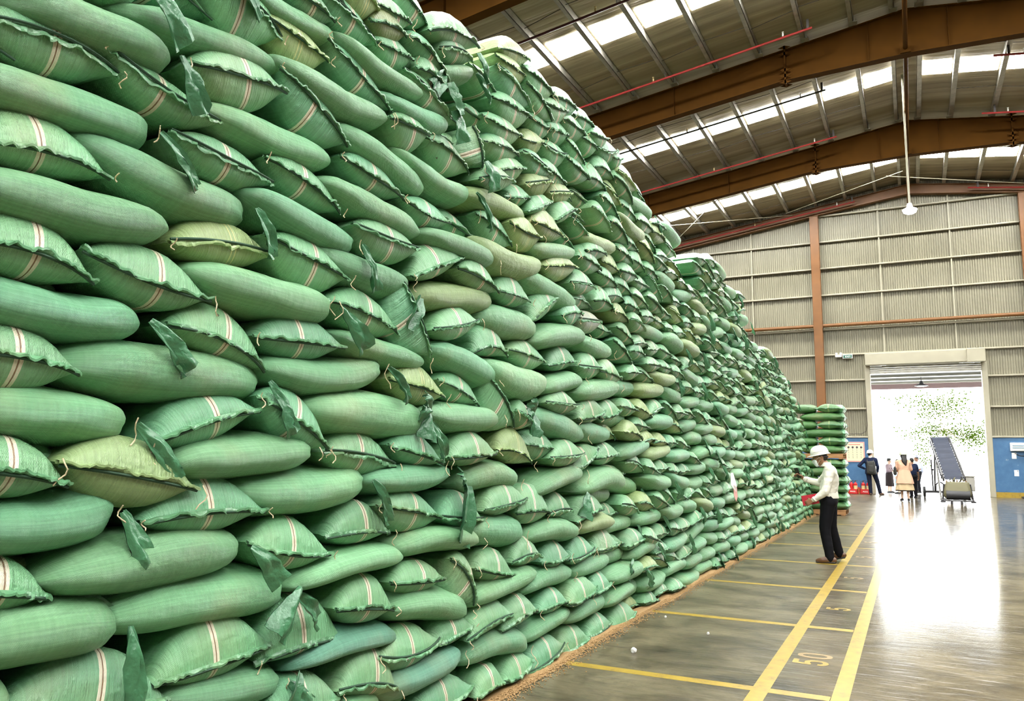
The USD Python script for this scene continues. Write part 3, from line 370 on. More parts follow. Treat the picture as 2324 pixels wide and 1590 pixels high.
# ---------------------------------------------------------------- the wall of sacks
# measured face of the wall: kind, left/middle/right of the seam or axis (along the wall, up) and the thickness above and below it, in mm; flags for cloth and colour
SACKS = """H 1186 2753 1412 2816 1710 2807 47 97
S 1321 2898 1633 2938 1908 2968 85 79 d
H 1637 2889 1858 2818 2163 2808 54 71
S 1155 2581 1502 2622 1861 2655 91 77 d
H 1204 2385 1419 2435 1701 2430 109 62
S 1184 2265 1531 2279 1943 2312 86 88
H 1175 2079 1374 2107 1653 2048 102 74
H 1602 2155 1847 2095 2149 2083 117 73
S 1212 1966 1561 1929 1864 1955 85 80 d
H 1183 1767 1369 1783 1635 1747 87 100
S 1245 1614 1564 1615 1849 1592 85 92 d
S 1276 1287 1595 1265 1814 1294 97 92 d
S 1308 948 1600 939 1846 918 94 95 w
S 1684 3052 2060 3135 2490 3193 67 83
H 1961 2974 2198 3027 2497 3083 76 115
S 1590 2546 1924 2473 2339 2506 100 98 d
H 1927 2685 2158 2658 2471 2650 73 73
S 2081 2849 2410 2849 2866 2895 91 77
H 1954 2265 2181 2310 2484 2331 96 77 Y
S 2057 2179 2425 2167 2868 2180 88 97 d
H 1960 1959 2210 1938 2468 1834 116 60
S 1559 1782 1893 1783 2458 1791 106 96 d
H 1918 1520 2172 1619 2448 1673 92 84
H 1570 1462 1817 1422 2123 1361 114 99 YN
H 1224 1448 1401 1437 1620 1391 94 68
S 2023 1445 2362 1482 2774 1499 82 87
H 1897 1250 2183 1275 2507 1258 115 79
S 1574 1090 1843 1106 2378 1121 98 99 d
H 1256 1111 1420 1089 1606 1049 95 63
S 1792 933 2141 934 2663 900 102 92 d
H 2002 690 2289 702 2581 711 159 67
H 1481 760 1742 691 2075 626 150 67
S 1230 827 1364 791 1507 753 70 92
S 2035 613 2335 573 2673 533 77 81 d
H 2011 3359 2217 3377 2468 3317 98 165
H 2334 3390 2544 3372 2789 3374 49 125 Y
S 2224 3445 2544 3460 2843 3517 78 55
H 2756 3484 2999 3394 3297 3322 59 88
S 2826 3535 3150 3485 3594 3550 53 71
S 2420 3216 2774 3191 3259 3267 75 73
S 3167 3378 3519 3389 3896 3471 76 74
H 2452 3184 2679 3105 2941 2994 37 135
S 2855 3074 3204 3037 3659 2988 85 84
H 3247 3267 3403 3279 3632 3310 35 116
S 3380 3142 3670 3075 4172 3135 70 73 d
H 2880 2927 3109 2898 3421 2879 78 64
H 2403 2758 2643 2722 2919 2654 74 78
H 3417 2878 3619 2846 3927 2879 82 64
S 2789 2769 3188 2752 3629 2733 83 83
S 2329 2582 2660 2537 3036 2521 79 80 d
H 2426 2421 2709 2374 2998 2342 78 130
H 2973 2605 3280 2595 3575 2618 84 98
S 2780 2447 3160 2416 3544 2417 70 110
H 2851 2212 3128 2193 3435 2134 101 92
H 3379 2449 3556 2242 3726 2039 86 196
S 2947 2058 3266 2023 3722 2009 68 74
H 2388 1975 2660 1987 2979 2003 108 74
S 2446 1860 2808 1835 3294 1928 93 78 d
H 2422 1729 2660 1628 2879 1515 113 83
S 2765 1696 3162 1698 3700 1666 109 113 d
H 2880 1499 3163 1479 3447 1431 120 83
H 3352 1538 3606 1496 3895 1442 117 56
H 3350 1883 3595 1864 3910 1828 115 91 Y
S 2376 1344 2736 1315 3197 1361 102 96 d
S 3201 1356 3545 1347 4005 1395 86 69
H 2915 1113 3164 1122 3420 1095 133 63
H 2417 1136 2669 1066 2938 1040 143 64
H 3269 1235 3573 1195 3883 1135 94 107
S 2700 920 3064 967 3530 957 71 65 l
H 3374 848 3618 824 3900 803 103 68
H 2950 787 3187 762 3411 715 142 74
H 2503 649 2768 669 3052 649 191 43
S 3404 705 3736 687 4212 558 97 89
S 2728 569 3118 594 3512 553 87 53 lB
H 3303 494 3598 445 3880 472 144 63
H 3821 449 4033 459 4279 475 110 42
H 3003 411 3248 385 3481 298 159 54
S 3385 316 3725 316 4147 335 87 91 B
H 2553 455 2793 411 3026 388 119 73
S 3019 341 3200 313 3357 286 46 50
H 2888 3813 3024 3825 3138 3813 76 106 Y
H 2478 3590 2641 3577 2809 3586 71 68
H 2697 3675 2904 3653 3140 3624 34 86
H 3073 3730 3218 3778 3409 3807 60 93 O
H 3108 3645 3272 3669 3505 3720 29 95
H 3104 3862 3282 3878 3469 3922 37 81
H 3336 4069 3482 4036 3651 3998 51 95
H 3606 3944 3890 4070 4200 4126 76 73
H 3753 3899 3952 3976 4145 4003 64 69 f
H 3408 3827 3654 3810 3860 3741 32 68
S 3788 3773 3983 3857 4188 3942 63 66 dl
H 3498 3666 3621 3683 3832 3667 72 79 f
H 3371 3594 3613 3558 3879 3510 39 78 f
H 3623 3309 3876 3316 4156 3266 46 125
H 4170 3581 4237 3453 4305 3343 50 193 f
H 4532 4299 4793 4383 5047 4443 58 97 Y
H 4482 4223 4704 4233 4995 4289 42 114 Y
H 4458 4125 4713 4102 5005 4049 49 126
H 4852 4303 5111 4307 5417 4326 39 136
H 4913 4204 5113 4160 5376 4090 51 98
H 5392 4304 5650 4369 5928 4407 45 127
H 5200 4183 5426 4216 5724 4312 43 113
H 4432 3890 4716 3936 5037 3989 58 131
H 4319 3722 4578 3732 4911 3801 47 106
H 5006 3994 5194 4000 5436 4037 42 104
H 5342 4040 5577 4080 5800 4139 58 102
H 5604 4221 5849 4238 6153 4269 54 104
H 5908 4364 6112 4402 6383 4427 48 120
H 4335 3552 4601 3601 4863 3627 53 106
H 4904 3782 5093 3818 5301 3910 46 101 Y
H 5260 3866 5454 3865 5761 3953 61 100
H 5724 4076 5897 4032 6129 3996 53 91
H 6048 4221 6227 4224 6437 4243 49 102
H 6217 4313 6416 4343 6661 4419 53 98
H 6414 4255 6659 4284 6986 4428 83 91
H 6768 4298 6945 4329 7143 4403 60 99
H 4501 3400 4704 3478 4967 3573 57 95
H 4220 3235 4428 3311 4727 3376 67 72
H 4877 3659 5102 3657 5378 3645 48 99
H 5197 3693 5437 3686 5723 3684 65 82
H 5696 3903 5896 3881 6202 3885 58 81
H 4953 3442 5182 3526 5438 3618 55 103 Y
H 4674 3271 4868 3320 5075 3390 62 62
H 5395 3509 5595 3570 5846 3640 67 91 Y
H 4993 3252 5192 3347 5438 3465 52 71
H 5447 3301 5613 3408 5874 3512 59 65
S 4161 3126 4544 3182 5009 3197 85 88 Y
H 4261 3034 4529 2997 4783 2941 81 119
H 4665 3080 4901 3060 5186 3104 106 112 Y
H 5024 3185 5306 3196 5605 3210 121 76 Y
H 5845 3447 6001 3395 6206 3363 56 63
H 3504 2458 3751 2569 4049 2690 107 64
S 3620 2728 3994 2751 4478 2759 76 81
S 4231 2852 4683 2811 5227 2914 86 116 Y
H 3968 2606 4188 2595 4508 2557 98 67
S 3586 2358 3989 2432 4504 2485 98 87 lY
H 4508 2578 4741 2589 5061 2597 117 68
H 5041 2432 5294 2608 5658 2764 104 91
S 4927 2751 5458 2761 5947 2696 93 121
H 5212 2891 5543 2964 5891 3026 80 107 Y
S 5056 2995 5448 3065 5882 3154 65 89
H 3720 2189 3960 2237 4252 2325 105 66
S 4338 2367 4725 2390 5193 2406 122 109
H 4230 2124 4461 2195 4723 2153 130 63
H 4742 2213 5000 2207 5369 2187 91 101
S 5132 2306 5518 2419 6114 2476 82 102
H 5402 2167 5667 2219 5954 2257 124 62
H 5596 2580 5795 2637 6045 2656 82 107
H 5749 2868 6008 2904 6328 2932 97 71
H 5966 2606 6218 2631 6545 2666 61 95 G
S 3756 2101 4096 2063 4546 1987 85 98
S 4416 2078 4833 2000 5330 2024 110 124
H 4371 2008 4618 1862 4819 1683 58 211
H 4770 1785 4886 1752 5050 1709 117 67
H 3853 1923 4075 1879 4347 1802 101 72
S 3689 1722 4091 1716 4590 1730 87 92 k
H 3908 1470 4194 1485 4503 1505 136 42
H 4557 1525 4821 1516 5090 1434 159 67 Y
H 4951 1574 5224 1560 5537 1547 111 98
S 5049 1775 5478 1729 6135 1651 106 99 k
H 5252 1871 5580 1871 5923 1884 102 61
S 5290 1968 5667 2062 6070 2108 75 85
H 5944 2212 6162 2220 6492 2242 112 86
H 6382 2219 6650 2214 6962 2189 119 83
S 5994 2437 6386 2428 6821 2425 93 104
H 5333 1465 5719 1477 6026 1499 130 65
S 5903 1716 6321 1689 6755 1670 90 93
H 5875 1779 6127 1800 6530 1884 148 40
H 6386 1808 6631 1838 6954 1906 124 54
S 5924 1995 6401 2068 6923 2116 88 114
H 5855 1387 6194 1452 6436 1568 122 66
H 6339 1463 6635 1489 6968 1514 108 77
H 3873 1136 4122 1109 4372 1094 154 33
S 4120 1316 4464 1369 4893 1307 89 97 L
H 4343 1142 4596 1160 4950 1189 143 45
H 4802 1103 5057 1108 5367 1080 173 88
H 5328 1054 5580 1077 5835 1052 128 52
H 5853 969 6129 1024 6481 1039 138 39
S 5114 1218 5505 1307 6044 1350 84 91
S 6062 1197 6497 1293 7110 1233 94 105 l
S 3460 998 3844 1026 4320 965 73 80
S 4235 1031 4593 1007 4974 955 111 100
S 5010 916 5456 947 5963 865 86 89
S 5964 896 6404 930 6866 897 88 84 Y
H 3958 900 4132 780 4243 596 113 187
H 4258 810 4479 759 4770 711 144 40
H 4749 781 4942 811 5200 771 120 67
H 5254 728 5523 716 5771 728 141 51
H 5744 678 6028 694 6296 722 138 48
H 6296 711 6618 693 6921 713 161 41
S 4232 610 4663 652 5187 669 86 88
S 4966 554 5402 611 5878 565 85 94
S 5869 576 6305 592 6752 585 86 96
H 4176 396 4429 453 4775 446 121 58 N
H 4614 376 4900 430 5160 418 126 68
H 5197 397 5435 410 5726 389 106 68
H 5691 365 5960 372 6302 415 145 54
H 6230 355 6458 368 6690 390 137 39
S 4190 281 4597 303 5055 182 105 91
S 4964 244 5364 277 5850 287 83 85
S 5805 222 6199 256 6608 247 87 86
S 6596 208 6849 262 7285 276 56 82
H 5001 22 5366 39 5665 88 148 36
H 5607 15 5930 21 6206 23 142 33
H 6177 29 6452 35 6750 53 124 35
H 6670 -6 7022 9 7356 37 145 34
H 4657 57 4866 59 5070 112 133 19
H 4276 54 4485 75 4663 58 121 37
H 3620 136 3935 107 4289 126 130 71"""
WX = -2.39
def spline(p0, pm, p1, s):
    """Quadratic through three points at s = -1, sm, 1, monotone enough for a sagging seam."""
    p0, pm, p1 = map(np.asarray, (p0, pm, p1)); d0, d1 = np.linalg.norm(pm-p0), np.linalg.norm(p1-pm); sm = np.clip(2*d0/(d0+d1)-1, -0.45, 0.45)
    s = np.asarray(s)[:, None]
    return p0*((s-sm)*(s-1))/((-1-sm)*(-2)) + pm*((s+1)*(s-1))/((sm+1)*(sm-1)) + p1*((s+1)*(s-sm))/(2*(1-sm))
def frame_at(p0, pm, p1, s):
    P = spline(p0, pm, p1, s); T = spline(p0, pm, p1, np.asarray(s)+1e-3)-spline(p0, pm, p1, np.asarray(s)-1e-3); T /= np.linalg.norm(T, axis=1, keepdims=True)+1e-12
    return P, np.stack([-T[:, 1], T[:, 0]], 1)
def spow(a, p): return np.sign(a)*np.abs(a)**p
def header_mesh(p0, pm, p1, tu, tl, x0, seed, nt, nd, depth=0.62):
    """A sack lying into the wall, sewn end outwards: flat seam in front, swelling behind it."""
    th = np.linspace(np.pi, -np.pi, nt+1); D = depth*np.linspace(0, 1, nd)**1.7
    w = np.linalg.norm(np.subtract(p1, p0))/2; V, UV = [], []; D0 = 0.115
    rows = [(d, 1.0) for d in D] + [(depth+0.03, 0.7), (depth+0.05, 0.15)]
    for d, end in rows:
        q = min(1, d/D0); a = (1-0.06*q)*(0.97+0.03*end)*(1-0.22*(d/0.66)**2); g = max(0.02, (1-(1-q)**2.2)**0.62)*end*(1-0.30*(d/0.66)**2)
        s = spow(np.cos(th), 0.9)*a
        P, N = frame_at(p0, pm, p1, s); c = np.maximum(0, 1-np.abs(s/a)**2.7)**0.58*spow(np.sin(th), 0.92); t = np.where(c > 0, tu, tl)*c*g
        swell = 0.022*q*(1-np.abs(s)**2)
        x = x0 - d - 0.03*np.abs(s)**3*(1-q) + swell*0.5
        V.append(np.stack([x, P[:, 0]+N[:, 0]*t, P[:, 1]+N[:, 1]*t], 1)); UV.append(np.stack([s*w, np.full_like(s, d)], 1))
    V = np.concatenate(V); nz = meshkit.fbm(V*np.array([5, 5, 7.0])+seed*7.3, 3, seed)-0.5; wr = meshkit.noise(V*np.array([6, 34, 6.0])+seed*3.1, seed)-0.5
    dd = np.repeat([r[0] for r in rows], nt+1); k = np.minimum(1, dd/0.08)
    V[:, 0] += 0.03*nz*k; V[:, 2] += (0.022*nz + 0.010*wr*np.exp(-dd/0.10))*k
    V = V.reshape(len(rows), nt+1, 3); V[:, -1] = V[:, 0]; return V.reshape(-1, 3), grid_faces(len(rows), nt+1), np.concatenate(UV)
def hem_mesh(p0, pm, p1, x0, seed, n, L=0.013):
    """The sewn hem: a ruffled double strip standing out of the seam, a dark slit under it."""
    r = np.random.default_rng(seed); s = np.linspace(-1.01, 1.015, n); P, N = frame_at(p0, pm, p1, s)
    phi = r.uniform(-1.0, 0.25) + 0.6*(meshkit.noise(np.stack([s*4, s*0+seed, s*0], 1), 5)-0.5)*2 + 1.0*(meshkit.noise(np.stack([s*19, s*0+seed, s*0+2], 1), 7)-0.5)
    Ls = L*(0.75+0.5*meshkit.noise(np.stack([s*6, s*0, s*0+seed], 1), 9)); wob = 0.010*(meshkit.noise(np.stack([s*9, s*0+seed, s*0+4], 1), 2)-0.5)
    base = x0 - 0.012 - 0.03*np.abs(s)**3; V = []
    for f, th in ((0, -0.006), (0.5, -0.007), (1, -0.004), (1, 0.004), (0.5, 0.006), (0, 0.006)):
        dx, dn = np.cos(phi)*Ls*f*1.5, np.sin(phi)*Ls*f + th + wob*(0.4+f); V.append(np.stack([base+dx+0.012, P[:, 0]+N[:, 0]*dn, P[:, 1]+N[:, 1]*dn], 1))
    V = np.stack(V, 1); V = np.concatenate([V, V[:, :1]], 1); return trimesh.Trimesh(V.reshape(-1, 3), grid_faces(n, 7)[:, ::-1], process=False)
def stretcher_mesh(p0, pm, p1, tu, tl, x0, seed, nt, ns, blunt=(4.0, 4.0), half=0.25, left=0.25, right=0.5):
    """A sack lying along the wall, its long side outwards; the gathered ends close over a blunt pucker."""
    s = np.sin(np.linspace(-np.pi/2, np.pi/2, ns)); s = np.concatenate([[-1.0, -1.0], s, [1.0, 1.0]]); close = np.concatenate([[0.06, 0.6], np.ones(ns), [0.6, 0.06]]); out = np.concatenate([[-0.012, -0.012], np.zeros(ns), [0.012, 0.012]])
    P, N = frame_at(p0, pm, p1, s); P = P + np.stack([N[:, 1], -N[:, 0]], 1)*out[:, None]; th = np.linspace(np.pi, -np.pi, nt+1); ns = len(s)
    L = np.linalg.norm(np.subtract(p1, p0)); res = np.where(s < 0, left, right); pw = np.where(s < 0, blunt[0], blunt[1])
    h = (res + (1-res)*np.maximum(0, 1-np.abs(s)**pw)**np.where(res > 0.3, 0.5, 0.68))*close; e = half*(0.70+0.30*np.maximum(0, 1-s**4)**0.5)*(0.4+0.6*close)
    c, sn = spow(np.cos(th), 0.92), spow(np.sin(th), 0.84)
    X = x0 - half + e[:, None]*c[None] - 0.03*(np.abs(s)**5)[:, None]; T = h[:, None]*np.where(sn > 0, tu, tl)[None]*sn[None]
    V = np.stack([X, P[:, :1]+N[:, :1]*T, P[:, 1:]+N[:, 1:]*T], 2).reshape(-1, 3)
    nz = meshkit.fbm(V*np.array([4, 4, 6.0])+seed*5.7, 3, seed)-0.5; wr = meshkit.noise(V*np.array([5, 6, 45.0])+seed*3.1, seed)-0.5; es = np.repeat(np.exp(-(1-np.abs(s))*L/0.13), nt+1); k = np.repeat(np.minimum(1, h*1.5), nt+1)
    V[:, 0] += (0.034*nz+0.03*wr*es)*k; V[:, 2] += 0.030*nz*k
    g = np.stack([np.broadcast_to((th-np.pi/2)[None]*0.2, X.shape), np.broadcast_to((s*L/2+out)[:, None], X.shape)], 2).reshape(-1, 2)
    V = V.reshape(ns, nt+1, 3); V[:, -1] = V[:, 0]; return V.reshape(-1, 3), grid_faces(ns, nt+1), g
def flap_mesh(root, ang, L, w0, w1, seed, n=9):
    """Loose cloth past the tie: a crumpled two-sided tongue hanging from root (x, y, z) at an angle in the wall's plane."""
    r = np.random.default_rng(seed); u, v = np.meshgrid(np.linspace(0, 1, n), np.linspace(-1, 1, 7), indexing='ij'); w = w0+(w1-w0)*np.sin(u*np.pi/2)**0.8
    d = np.array([math.cos(ang), math.sin(ang)]); m = np.array([-d[1], d[0]]); tw = r.uniform(-0.9, 0.9)*u; sg = r.choice([-1, 1])
    q = np.stack([u*3+seed, v*1.6, u*0], -1); fold = 0.042*(meshkit.fbm(q*1.7, 3, seed)-0.5)*2*(0.3+u) + w*(0.55*np.abs(v)**1.2*sg + 0.35*np.sin(v*3+r.random()*6))*(1-0.5*u) + w*v*np.sin(tw)
    v = v*np.cos(0.6*tw)*(1-0.25*np.abs(v)*(1-u)); bend = 0.18*(u**2)*L
    Y = root[1] + d[0]*u*L + m[0]*v*w; Z = root[2] + d[1]*u*L + m[1]*v*w - bend; X = root[0] + 0.03*np.sin(u*2.2) + 0.02 + fold*0.8
    A = np.stack([X, Y, Z], -1); B = A.copy(); B[..., 0] -= 0.004; nn, mm = A.shape[:2]; f = grid_faces(nn, mm); o = nn*mm
    rim = [i*mm for i in range(nn)] + [(nn-1)*mm+j for j in range(1, mm)] + [i*mm+mm-1 for i in range(nn-2, -1, -1)] + [j for j in range(mm-2, 0, -1)]
    side = [[[a, b, b+o], [a, b+o, a+o]] for a, b in zip(rim, rim[1:]+rim[:1])]
    return trimesh.Trimesh(np.concatenate([A.reshape(-1, 3), B.reshape(-1, 3)]), np.vstack([f, f[:, ::-1]+o, np.array(side).reshape(-1, 3)]), process=False)
def thread_mesh(p, seed, L=0.06):
    r = np.random.default_rng(seed); k = np.linspace(0, 1, 6)
    return tube(np.stack([p[0]+0.012*np.sin(k*5+r.random()*6), p[1]+0.25*L*np.sin(k*6+r.random()*6)*k, p[2]-k*L], 1), 0.0026, 5)
TOTAL = 300
fr = []
for l in SACKS.strip().splitlines():
    p = l.split(); v = [int(x)/1000 for x in p[1:9]]; fr.append((p[0], v[0:2], v[2:4], v[4:6], v[6], v[7], p[9] if len(p) > 9 else '', True))
# courses beyond the measured part, filled in from the hall's measured outline
def top_at(y): return float(np.interp(y, [0, 3.7, 3.9, 4.2, 5.2, 9.0, 9.25, 10.0, 10.15, 13.2, 13.4, 16.4, 19.0, 21.2, 22.3], [4.3, 4.05, 3.9, 4.0, 4.25, 4.22, 3.72, 3.70, 4.22, 4.25, 3.50, 3.55, 2.95, 1.95, 0.1]))
G, gy, gz = 0.02, -1.6, 0.0; occ = np.zeros((1300, 260), bool)
def mark(k, p0, pm, p1, tu, tl, test=False):
    s = np.linspace(-0.97, 0.97, 40); P, N = frame_at(p0, pm, p1, s); c = np.sqrt(np.maximum(0, 1-np.abs(s)**(2.5 if k == 'H' else 5))); hit = tot = 0
    for f in np.linspace(-1, 1, 13):
        q = P + N*((tu if f > 0 else tl)*f*c)[:, None]; i = ((q[:, 0]-gy)/G).astype(int); j = ((q[:, 1]-gz)/G).astype(int); ok = (i >= 0) & (i < 1300) & (j >= 0) & (j < 260)
        if test: hit += occ[i[ok], j[ok]].sum(); tot += max(1, ok.sum())
        else: occ[i[ok], j[ok]] = True
    return hit/tot if test else None
for k, a, m, b, tu, tl, fl_, _ in fr: mark(k, a, m, b, tu, tl)
rs = np.random.default_rng(11); PITCH_Z = 0.160
for c in range(28):
    y = -0.9+rs.random()*0.5; z = 0.085+c*PITCH_Z; row = 'H' if c % 2 == 0 else 'S'
    while y < 22.6:
        k = row if rs.random() > 0.16 else ('S' if row == 'H' else 'H'); k = 'H' if z > 2.35 and rs.random() < 0.72 else k; L = rs.uniform(0.44, 0.54) if k == 'H' else rs.uniform(0.72, 0.92); ym = y+L/2
        wave = 0.03*math.sin(ym*1.7+c*0.9)*min(1, c/3) + rs.normal()*0.012
        if z+wave < top_at(ym):
            dz = rs.normal()*0.03*min(1, c/2); sag = rs.uniform(-0.03, 0.045); z0 = z+wave
            if k == 'H': e = ([y-0.01, z0-dz-0.02], [ym, z0-0.012+sag*0.6], [y+L+0.01, z0+dz-0.03], rs.uniform(0.085, 0.115), rs.uniform(0.06, 0.08))
            else: e = ([y-0.01, z0-dz], [ym, z0-sag], [y+L+0.01, z0+dz], 0.088, 0.088)
            f = mark(k, *e, test=True)
            if f < 0.55:
                fl_ = ''; u = rs.random(); fl_ += 'Y' if u < 0.13 else 'G' if u < 0.14 else ''
                if k == 'S' and rs.random() < 0.35: fl_ += 'd'
                if k == 'S' and rs.random() < 0.15: fl_ += 'l'
                fr.append((k, *e, fl_, f < 0.12))
        y += L*(0.94 if k == 'H' else 0.95)
def project(p):
    d = np.asarray(p, float)-np.array([0, 0, EYE]); return np.array([0.5+FPX*(d@CR)/(d@CF)/2324, 0.5-FPX*(d@CU)/(d@CF)/1590])
def score(e):
    k, a, m, b = e[:4]; pa, pb, pm = project([WX, *a]), project([WX, *b]), project([WX, *m])
    inside = -0.02 < pm[0] < 1.02 and -0.03 < pm[1] < 1.04
    return (np.linalg.norm((pa-pb)*[2324, 1590])*(e[4]+e[5])/max(0.5, m[0]) if inside else 0)*(1 if e[7] else 0.05)
nann = sum(1 for l in SACKS.strip().splitlines())
sc = [score(e)*(1e6 if i < nann else 1) for i, e in enumerate(fr)]
pick = set(np.argsort(sc)[::-1][:TOTAL-24].tolist())            # the pallet stack takes the other places
ONES = 'zero one two three four five six seven eight nine ten eleven twelve thirteen fourteen fifteen sixteen seventeen eighteen nineteen'.split(); TENS = 'twenty thirty forty fifty sixty seventy eighty ninety'.split()
def words(x):
    n = int(round(min(99, max(0, x)))); return ONES[n] if n < 20 else TENS[n//10-2] + ('-'+ONES[n % 10] if n % 10 else '')
used_labels = set(); GROUP = 'sacks of the stacked sack wall'
def sack_look(fl_, k, rnd):
    i = int(rnd*5) % 5
    if 'Y' in fl_: return ('sack_yellow' if k == 'H' and 'N' not in fl_ else 'sack_yellow_plain'), 'yellowish green'
    if 'B' in fl_: return 'sack_blue', 'bluish green'
    if 'O' in fl_: return 'sack_olive', 'olive brown'
    if 'G' in fl_: return 'sack_grey', 'greyish'
    return (f'sack_green_{i}' if k == 'H' and 'N' not in fl_ else f'sack_plain_{i}'), 'green'
def sack_parts(t, e, seed, x0, nt, nr, fine=True):
    k, a, m, b, tu, tl, fl_, _ = e; ex = 0.03 if k == 'S' else 0.0; a, b = np.add(a, np.subtract(a, m)*ex*2).tolist(), np.add(b, np.subtract(b, m)*ex).tolist(); r = np.random.default_rng(seed); mt_, tone = sack_look(fl_, k, r.random()); tu, tl = max(tu, 0.055)*1.10+0.004 + (max(0, 0.05*(m[1]-EYE)/2.39) if k == 'H' else 0), max(tl, 0.052)*1.12+0.004
    if k == 'H':
        v, f, uv = header_mesh(a, m, b, tu, tl, x0, seed, nt, nr); uv = uv + [r.uniform(-0.03, 0.03), 0]
        part(t, 'body', (v, f), mt_, smooth=True, uv=uv); hm = part(t, 'sewn_hem', hem_mesh(a, m, b, x0, seed, 64 if fine else 26), 'sack_yellow_plain' if 'Y' in fl_ else 'hem_green', smooth=False)
        s_ = np.linspace(-0.98, 0.98, 30 if fine else 16); P, N = frame_at(a, m, b, s_); sg = -1 if r.random() < 0.75 else 1
        part(hm, 'stitching', tube(np.stack([x0+0.006-0.03*np.abs(s_)**3, P[:, 0]+N[:, 0]*0.011*sg, P[:, 1]+N[:, 1]*0.011*sg], 1), 0.0058, 5), 'thread_dark')
        if 'f' in fl_: part(t, 'loose_flap', flap_mesh((x0+0.01, b[0]-0.03, b[1]+0.03), -1.1, 0.17, 0.035, 0.065, seed+5), 'cloth_dark', smooth=True, label='loose darker cloth hanging from the sewn end')
        if fine:
            for q in ((a, b), (b,), (a,), ())[int(r.random()*4)]: part(hm, 'thread_end', thread_mesh((x0+0.005, q[0], q[1]+0.01), seed, r.uniform(0.03, 0.09)), 'thread_tan')
    else:
        v, f, uv = stretcher_mesh(a, m, b, tu, tl, x0+0.02, seed, nt, max(14, int(nr*1.4)), (r.uniform(2.8, 4.5), r.uniform(3.5, 6)), 0.26, r.uniform(0.05, 0.2), r.uniform(0.45, 0.65) if 'd' in fl_ or 'w' in fl_ else r.uniform(0.06, 0.22))
        part(t, 'body', (v, f), mt_, smooth=True, uv=uv+[r.random(), 5+r.random()*3])
        ends = []
        if 'd' in fl_: ends.append((b, -0.85+r.uniform(-0.3, 0.2), r.uniform(0.17, 0.24), 0.016, r.uniform(0.038, 0.055)))
        if 'w' in fl_: ends.append((b, -1.5, 0.24, 0.012, 0.038))
        if 'l' in fl_: ends.append((a, -2.3+r.uniform(-0.3, 0.3), 0.2, 0.02, 0.06))
        if 'L' in fl_: ends.append((a, -1.9, 0.30, 0.05, 0.11)); ends.append((a, 2.4, 0.16, 0.03, 0.06))
        if 'k' in fl_: ends.append((a, 2.2, 0.14, 0.02, 0.05)); ends.append((a, -2.0, 0.14, 0.02, 0.05)); ends.append((a, 3.1, 0.12, 0.02, 0.05))
        for i, (q, an, L, w0, w1) in enumerate(ends): part(t, 'loose_flap', flap_mesh((x0-0.02, q[0]+(0.0 if q is b else 0.02), q[1]), an, L, w0, w1, seed+i), 'cloth_dark', smooth=True, label='loose darker cloth hanging from the tied end')
        if fine and r.random() < 0.5: part(t, 'tie_thread', thread_mesh((x0+0.0, b[0]-0.01, b[1]+0.02), seed, r.uniform(0.05, 0.13)), 'thread_tan')
    return tone
rest = []
for i, e in enumerate(fr):
    near = e[2][0] < 3.6; deep = 0 if e[7] else -0.09
    x0 = WX + deep + np.random.default_rng(900+i).uniform(-0.02, 0.03)
    if i not in pick: rest.append((e, x0)); continue
    pm = project([WX, *e[2]]); fl_ = e[6]
    t = thing('grain_sack', None, 'sack', (x0, e[2][0], e[2][1]-e[5]), GROUP)
    tone = sack_parts(t, e, 900+i, x0, 48 if near else 30, 20 if near else 12, e[2][0] < 7)
    what = ('sewn end out' if 'N' not in fl_ else 'plain sewn end out') if e[0] == 'H' else ('long side out, loose flap' if any(c in fl_ for c in 'dwlLk') else 'long side out')
    lab = f'{tone} sack, {what}, {words(100*pm[0])} percent across the photo, {words(100*pm[1])} percent down'
    if lab in used_labels: lab = lab.replace('sack,', 'sack squeezed in between,', 1)
    used_labels.add(lab); stage.GetPrimAtPath(t).SetCustomDataByKey('label', lab)
# everything farther off, smaller or behind the face: one object of instances
pi = UsdGeom.PointInstancer.Define(stage, '/World/grain_sacks'); setdata(pi.GetPrim(), 'far and inner grain sacks packed behind and beyond the front sacks', 'sacks', kind='stuff')
protos, seeds = [], 0
def proto(meshes):
    p = f'/World/grain_sacks/sack_kind_{len(protos)}'; UsdGeom.Xform.Define(stage, p)
    for j, (me, m_, uv) in enumerate(meshes):
        v, f, n = meshkit.arrays(me, True); g = usdkit.mesh(stage, f'{p}/piece_{j}', (v, f), MATS[m_], uv=uv); g.CreateNormalsAttr(Vt.Vec3fArray.FromNumpy(n.astype(np.float32))); g.SetNormalsInterpolation('vertex')
    protos.append(p)
for j in range(7):
    a, m, b = [-0.26, -0.02+0.01*(j % 3)], [0.0, -0.012+0.012*(j % 4-1)], [0.26, -0.035+0.012*(j % 2)]; v, f, uv = header_mesh(a, m, b, 0.108, 0.085, 0, 300+j, 24, 8, 0.5)
    mm = ['sack_green_0', 'sack_green_1', 'sack_green_2', 'sack_green_3', 'sack_green_4', 'sack_green_1', 'sack_yellow'][j]; proto([((v, f), mm, uv), (hem_mesh(a, m, b, 0, 300+j, 16), 'hem_green', None), (tube(np.array([[0.004, *p] for p in spline(a, m, b, np.linspace(-0.97, 0.97, 9))])-[0, 0, 0.012], 0.005, 4), 'thread_dark', None)])
